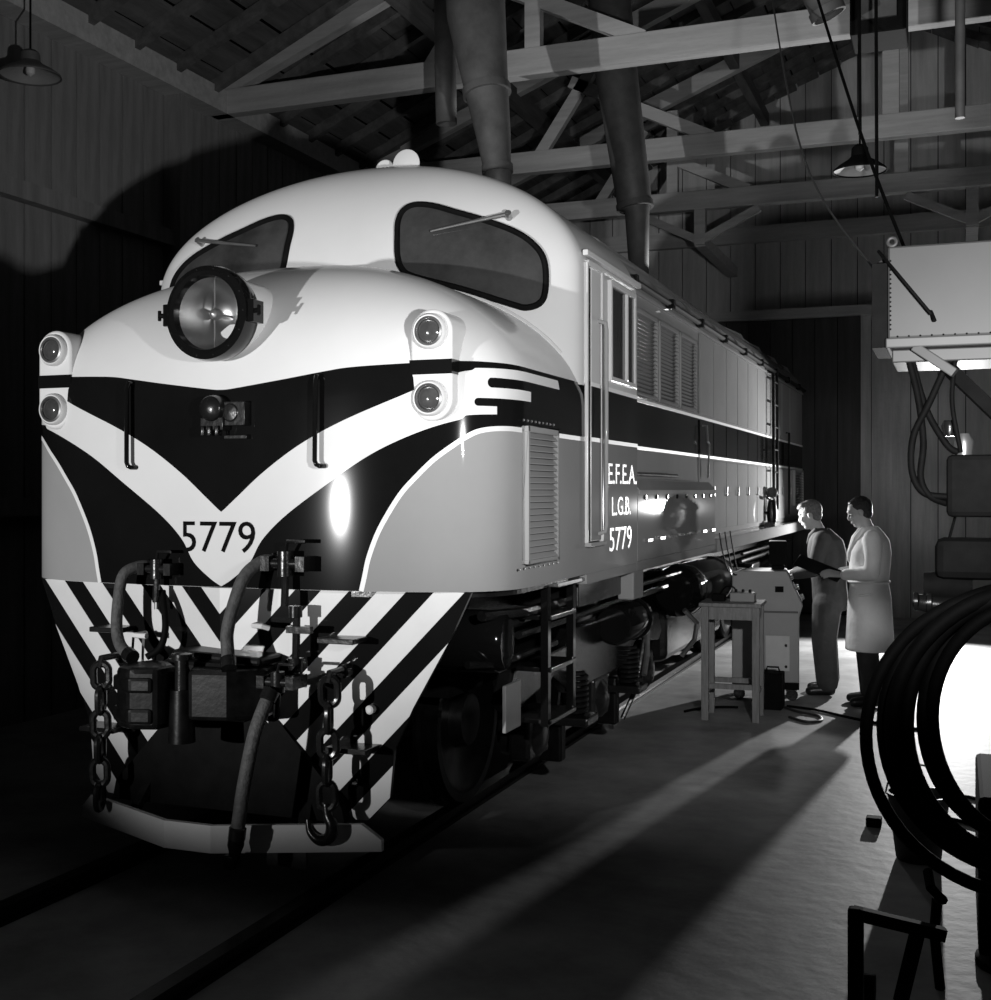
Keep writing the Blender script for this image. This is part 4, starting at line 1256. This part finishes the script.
# ================================================================== the two men
def remesh(mb, name, m, parent, voxel=.012, it=6):
    me = bpy.data.meshes.new('tmp')
    me.from_pydata(mb.v, [], mb.f)
    bm = bmesh.new()
    bm.from_mesh(me)
    bmesh.ops.recalc_face_normals(bm, faces=bm.faces)
    bm.to_mesh(me)
    bm.free()
    ob = bpy.data.objects.new('tmp', me)
    col.objects.link(ob)
    r = ob.modifiers.new('r', 'REMESH')
    r.mode = 'VOXEL'
    r.voxel_size = voxel
    s = ob.modifiers.new('s', 'SMOOTH')
    s.iterations = it
    s.factor = .5
    dg = bpy.context.evaluated_depsgraph_get()
    out_me = bpy.data.meshes.new_from_object(ob.evaluated_get(dg))
    bpy.data.objects.remove(ob)
    bpy.data.meshes.remove(me)
    out_me.name = name
    out_me.materials.clear()
    out_me.materials.append(M[m])
    for p in out_me.polygons:
        p.use_smooth = True
    o = bpy.data.objects.new(name, out_me)
    col.objects.link(o)
    attach(o, parent)
    return o


class Fig(MB):
    """local frame: +x forward (facing), +y to the person's left, z up; origin on the floor"""
    def __init__(self, base, face, scale=1.0):
        super().__init__()
        self.B = Vector(base)
        self.R = Matrix.Rotation(face, 3, 'Z')
        self.k = scale

    def w(self, p):
        return self.B + self.R @ (Vector(p) * self.k)

    def limb(self, pts, rs, n=14):
        """round-ended tapered tube"""
        pts = [Vector(p) for p in pts]
        d0 = (pts[0] - pts[1]).normalized()
        d1 = (pts[-1] - pts[-2]).normalized()
        P = [pts[0] + d0 * rs[0] * .9, pts[0] + d0 * rs[0] * .6] + pts + [pts[-1] + d1 * rs[-1] * .6, pts[-1] + d1 * rs[-1] * .9]
        Rr = [rs[0] * .35, rs[0] * .8] + list(rs) + [rs[-1] * .8, rs[-1] * .35]
        self.tube([self.w(p) for p in P], [r * self.k for r in Rr], n)
        return self

    def rings(self, rg, n=20):
        """rg: list of (cx, cy, z, rx, ry)"""
        vs, fs = [], []
        for cx_, cy_, z, rx, ry in rg:
            for k in range(n):
                a = 2 * PI * k / n
                vs.append(self.w((cx_ + rx * math.cos(a), cy_ + ry * math.sin(a), z)))
        m = len(rg)
        for i in range(m - 1):
            for k in range(n):
                fs.append((i * n + k, i * n + (k + 1) % n, (i + 1) * n + (k + 1) % n, (i + 1) * n + k))
        fs.append(tuple(range(n - 1, -1, -1)))
        fs.append(tuple((m - 1) * n + k for k in range(n)))
        return self.add(vs, fs)

    def ball(self, c, r, sq=(1, 1, 1), n=14, tilt=0.0):
        vs, fs = [], []
        Rt = Matrix.Rotation(tilt, 3, 'Y')
        for i in range(1, n):
            th = PI * i / n
            for k in range(2 * n):
                a = PI * k / n
                q = Rt @ Vector((r * sq[0] * math.sin(th) * math.cos(a), r * sq[1] * math.sin(th) * math.sin(a), r * sq[2] * math.cos(th)))
                vs.append(self.w(Vector(c) + q))
        m = 2 * n
        for i in range(n - 2):
            for k in range(m):
                fs.append((i * m + k, i * m + (k + 1) % m, (i + 1) * m + (k + 1) % m, (i + 1) * m + k))
        fs.append(tuple(range(m - 1, -1, -1)))
        fs.append(tuple((n - 2) * m + k for k in range(m)))
        return self.add(vs, fs)


def head_shape(f, c, tilt):
    """c: centre of the skull; tilt>0 looks down"""
    Rt = Matrix.Rotation(tilt, 3, 'Y')
    L = lambda x, y, z: tuple(Vector(c) + Rt @ Vector((x, y, z)))
    f.ball(L(-.012, 0, .025), .092, (1.06, .83, 1.0), tilt=tilt)
    f.ball(L(.025, 0, -.035), .072, (.88, .82, 1.1), tilt=tilt)
    f.ball(L(.045, 0, -.093), .034, (1, 1.1, .8), tilt=tilt)
    f.limb([L(.078, 0, .012), L(.098, 0, -.022), L(.094, 0, -.034)], [.010, .013, .014], 8)
    f.limb([L(.078, -.035, .028), L(.084, 0, .03), L(.078, .035, .028)], [.010, .012, .010], 8)
    f.limb([L(.078, -.02, -.066), L(.087, 0, -.066), L(.078, .02, -.066)], [.007, .009, .007], 8)
    for s in (-1, 1):
        f.ball(L(-.005, s * .08, -.01), .03, (.62, .30, 1.0), tilt=tilt)
        f.ball(L(.07, s * .04, -.02), .026, (.7, .8, .8), tilt=tilt)
    return L


def hand(f, wrist, fwd, up, side, curl):
    """palm + four fingers + thumb; fwd: along the hand, up: back of the hand, side: towards the thumb"""
    w0, F_, U_, S_ = Vector(wrist), Vector(fwd).normalized(), Vector(up).normalized(), Vector(side).normalized()
    for k in range(4):
        o_ = (k - 1.5) * .0195
        f.limb([w0 + F_ * .01 + S_ * o_ * .6, w0 + F_ * .085 + S_ * o_], [.016, .0135], 8)
    for k, ln in enumerate((.062, .078, .084, .074)):
        o_ = (k - 1.5) * .021
        p = w0 + F_ * .088 + S_ * o_
        pts = [p]
        a = .15
        for seg in (.45, .32, .23):
            a += curl
            d = F_ * math.cos(a) - U_ * math.sin(a)
            p = p + d * ln * seg
            pts.append(p)
        f.limb(pts, [.0105, .010, .009, .0075], 8)
    t0 = w0 + F_ * .03 + S_ * .032
    f.limb([t0, t0 + F_ * .028 + S_ * .022 - U_ * .012, t0 + F_ * .058 + S_ * .026 - U_ * .022, t0 + F_ * .078 + S_ * .02 - U_ * .03], [.014, .0125, .011, .009], 8)


def eyes(L, f, parent, tilt):
    for s in (-1, 1):
        e = Fig(f.B, 0, f.k)
        e.R = f.R
        e.ball(L(.083, s * .034, -.004), .011, (1, 1.2, .7), 8)
        e.build('eye', 'dullblack', parent, smooth=True)


# ---- man in overalls: facing the cabinet (towards -X), leaning a little, hands at the controls
A1 = math.radians(183)
m1 = thing('person', (2.06, 6.42, 0), 'man in dark overalls bending to the controls of the grey test cabinet', 'person')
B1 = (2.06, 6.42, 0)
bd = Fig(B1, A1)
L1_ = head_shape(bd, (.145, .03, 1.58), .30)
bd.limb([(.05, .015, 1.40), (.10, .025, 1.50), (.13, .03, 1.55)], [.062, .056, .055])
bd.rings([(.0, 0, .84, .09, .13), (.0, 0, 1.0, .085, .125), (.02, 0, 1.2, .10, .15), (.04, 0, 1.36, .09, .16), (.05, 0, 1.42, .06, .08)])
for s in (-1, 1):
    bd.limb([(0, s * .09, .86), (.015, s * .1, .48), (-.01, s * .105, .09)], [.075, .05, .04])
    bd.limb([(-.01, s * .105, .05), (.12, s * .12, .035)], [.035, .032])
    bd.limb([(.03, s * .17, 1.36), (.10, s * .22, 1.12), (.30, s * .15, 1.06)], [.045, .04, .03])
    hand(bd, (.31, s * .145, 1.06), (.95, -s * .15, -.05), (0, -s * .25, 1), (.1, -s * 1, -.2), .32)
bo = remesh(bd, 'body', 'skin', m1, .007, 3)
eyes(L1_, bd, m1, .3)
hr = Fig(B1, A1)
Lh = L1_
hr.ball(Lh(-.022, 0, .04), .096, (1.04, .87, .98), tilt=.3)
hr.ball(Lh(.03, .01, .098), .04, (1.2, 1.6, .62), tilt=.3)
hr.ball(Lh(-.05, 0, .0), .07, (.85, 1.12, 1.1), tilt=.3)
hr.ball(Lh(.06, .0, .085), .03, (1.0, 1.5, .6), tilt=.3)
hro = remesh(hr, 'hair', 'hair1', m1, .008, 2)
ov = Fig(B1, A1)
ov.rings([(-.03, 0, .74, .14, .17), (-.03, 0, .84, .155, .185), (-.02, 0, .98, .15, .18), (-.01, 0, 1.10, .16, .19), (.0, 0, 1.25, .17, .205), (.01, 0, 1.36, .15, .21), (.03, .01, 1.42, .105, .15), (.05, .015, 1.465, .075, .085)])
for s in (-1, 1):
    ov.limb([(-.005, s * .09, .80), (.02, s * .10, .48), (-.01, s * .105, .12)], [.128, .108, .098])
    ov.limb([(.03, s * .185, 1.375), (.07, s * .225, 1.22), (.10, s * .23, 1.10)], [.078, .068, .062])
    ov.limb([(.10, s * .23, 1.10), (.20, s * .19, 1.075), (.275, s * .155, 1.062)], [.06, .052, .046])
remesh(ov, 'overalls', 'overall', m1, .013, 5)
cl_ = Fig(B1, A1)
cl_.limb([(.09, -.085, 1.45), (.135, -.03, 1.40), (.16, .0, 1.33)], [.022, .024, .016])
cl_.limb([(.09, .105, 1.45), (.135, .05, 1.40), (.16, .02, 1.33)], [.022, .024, .016])
remesh(cl_, 'collar', 'overall', m1, .009, 3)
for s in (-1, 1):
    sh = Fig(B1, A1)
    sh.limb([(-.035, s * .105, .05), (.05, s * .11, .048), (.14, s * .125, .038)], [.048, .047, .04])
    sh.limb([(-.02, s * .105, .06), (-.02, s * .105, .13)], [.045, .045])
    o_ = remesh(sh, 'shoe', 'shoe', m1, .01, 3)

# ---- man in the white coat: upright, reading from a clipboard held in front
A2 = math.radians(190)
B2 = (2.44, 5.96, 0)
m2 = thing('person', B2, 'man in a white work coat reading from a dark clipboard in his hands', 'person')
bd = Fig(B2, A2)
L2_ = head_shape(bd, (.075, .0, 1.615), .34)
bd.limb([(.0, 0, 1.44), (.035, 0, 1.53), (.055, 0, 1.58)], [.066, .058, .058])
bd.rings([(0, 0, .86, .09, .13), (0, 0, 1.05, .09, .13), (0, 0, 1.25, .10, .16), (0, 0, 1.40, .09, .17), (0, 0, 1.45, .06, .08)])
for s in (-1, 1):
    bd.limb([(0, s * .09, .88), (.01, s * .095, .48), (-.02, s * .1, .09)], [.075, .05, .04])
    bd.limb([(-.02, s * .1, .05), (.11, s * .12, .035)], [.035, .032])
    bd.limb([(-.01, s * .18, 1.38), (.0, s * .23, 1.13), (.22, s * .14, 1.10)], [.045, .04, .03])
hand(bd, (.235, .135, 1.10), (.95, -.2, .1), (-.1, .5, .9), (.15, -.6, .7), .22)
hand(bd, (.225, -.13, 1.085), (.95, .25, .06), (.1, .1, -1), (0, 1, .1), -.12)
remesh(bd, 'body', 'skin', m2, .007, 3)
eyes(L2_, bd, m2, .34)
hr = Fig(B2, A2)
hr.ball(L2_(-.026, 0, .04), .095, (1.02, .87, .96), tilt=.34)
hr.ball(L2_(-.05, 0, -.01), .07, (.85, 1.13, 1.05), tilt=.34)
hr.ball(L2_(.02, .0, .095), .04, (1.1, 1.5, .5), tilt=.34)
remesh(hr, 'hair', 'hair2', m2, .008, 2)
ct = Fig(B2, A2)
ct.rings([(-.01, 0, .46, .20, .225), (-.01, 0, .55, .195, .22), (-.01, 0, .72, .185, .21), (-.01, 0, .9, .175, .205), (-.005, 0, 1.02, .158, .19), (-.01, 0, 1.15, .165, .195), (-.015, 0, 1.28, .17, .21), (-.025, 0, 1.38, .145, .21), (-.025, 0, 1.445, .10, .15), (-.01, 0, 1.50, .066, .08)], 28)
for s in (-1, 1):
    ct.limb([(-.01, s * .19, 1.40), (-.015, s * .235, 1.26), (.0, s * .24, 1.12)], [.078, .07, .066])
    ct.limb([(.0, s * .24, 1.12), (.10, s * .195, 1.105), (.20, s * .15, 1.098)], [.063, .054, .048])
co = remesh(ct, 'coat', 'coat', m2, .012, 4)
for s in (-1, 1):   # lapels, pocket, belt seam
    lp = Fig(B2, A2)
    lp.limb([(.05, s * .07, 1.475), (.105, s * .07, 1.40), (.15, s * .03, 1.27), (.158, s * .012, 1.2)], [.02, .026, .022, .01])
    remesh(lp, 'lapel', 'coat', m2, .008, 2)
    pk = Fig(B2, A2)
    pk.limb([(.09, s * .178, .93), (.0, s * .203, .94)], [.013, .013])
    remesh(pk, 'pocket_flap', 'coat', m2, .007, 1)
sr = Fig(B2, A2)
sr.limb([(.055, 0, 1.475), (.10, 0, 1.40), (.13, 0, 1.32)], [.03, .028, .016])
remesh(sr, 'shirt', 'shirt', m2, .01, 2)
be = Fig(B2, A2)
n_ = 40
be.tube([be.w((-.004 + .163 * math.cos(2 * PI * i / n_), .196 * math.sin(2 * PI * i / n_), 1.035)) for i in range(n_)], .010, 8, closed=True)
be.build('coat_belt', 'coat', m2, smooth=True)
tr = Fig(B2, A2)
tr.rings([(0, 0, .55, .12, .17), (0, 0, .8, .12, .17), (0, 0, .9, .12, .165)])
for s in (-1, 1):
    tr.limb([(0, s * .09, .70), (.01, s * .095, .45), (-.02, s * .1, .10)], [.098, .085, .078])
remesh(tr, 'trousers', 'trouser', m2, .013, 4)
for s in (-1, 1):
    sh = Fig(B2, A2)
    sh.limb([(-.045, s * .1, .05), (.04, s * .108, .048), (.13, s * .125, .038)], [.048, .047, .04])
    remesh(sh, 'shoe', 'shoe', m2, .01, 3)
cbp = thing('clipboard', Vector(B2) + Matrix.Rotation(A2, 3, 'Z') @ Vector((.35, .0, 1.12)), 'dark clipboard with papers held by the man in the white coat', 'clipboard')
RB = Matrix.Rotation(A2, 3, 'Z') @ Matrix.Rotation(-.38, 3, 'Y') @ Matrix.Rotation(.35, 3, 'X')


def brd(x0, x1, y0, y1, z0, z1, name, m, par):
    o0 = Vector(B2) + Matrix.Rotation(A2, 3, 'Z') @ Vector((.375, .01, 1.135))
    vs = [o0 + RB @ Vector((x, y, z)) for z in (z0, z1) for y in (y0, y1) for x in (x0, x1)]
    return MB().add(vs, [(0, 2, 3, 1), (4, 5, 7, 6), (0, 1, 5, 4), (2, 6, 7, 3), (0, 4, 6, 2), (1, 3, 7, 5)]).build(name, m, par)


brd(-.17, .22, -.16, .15, -.008, 0, 'board', 'dullblack', cbp)
brd(-.14, .0, -.13, .0, .001, .006, 'papers', 'paper', cbp)
brd(.18, .205, -.05, .05, .001, .014, 'clip', 'steel', cbp)
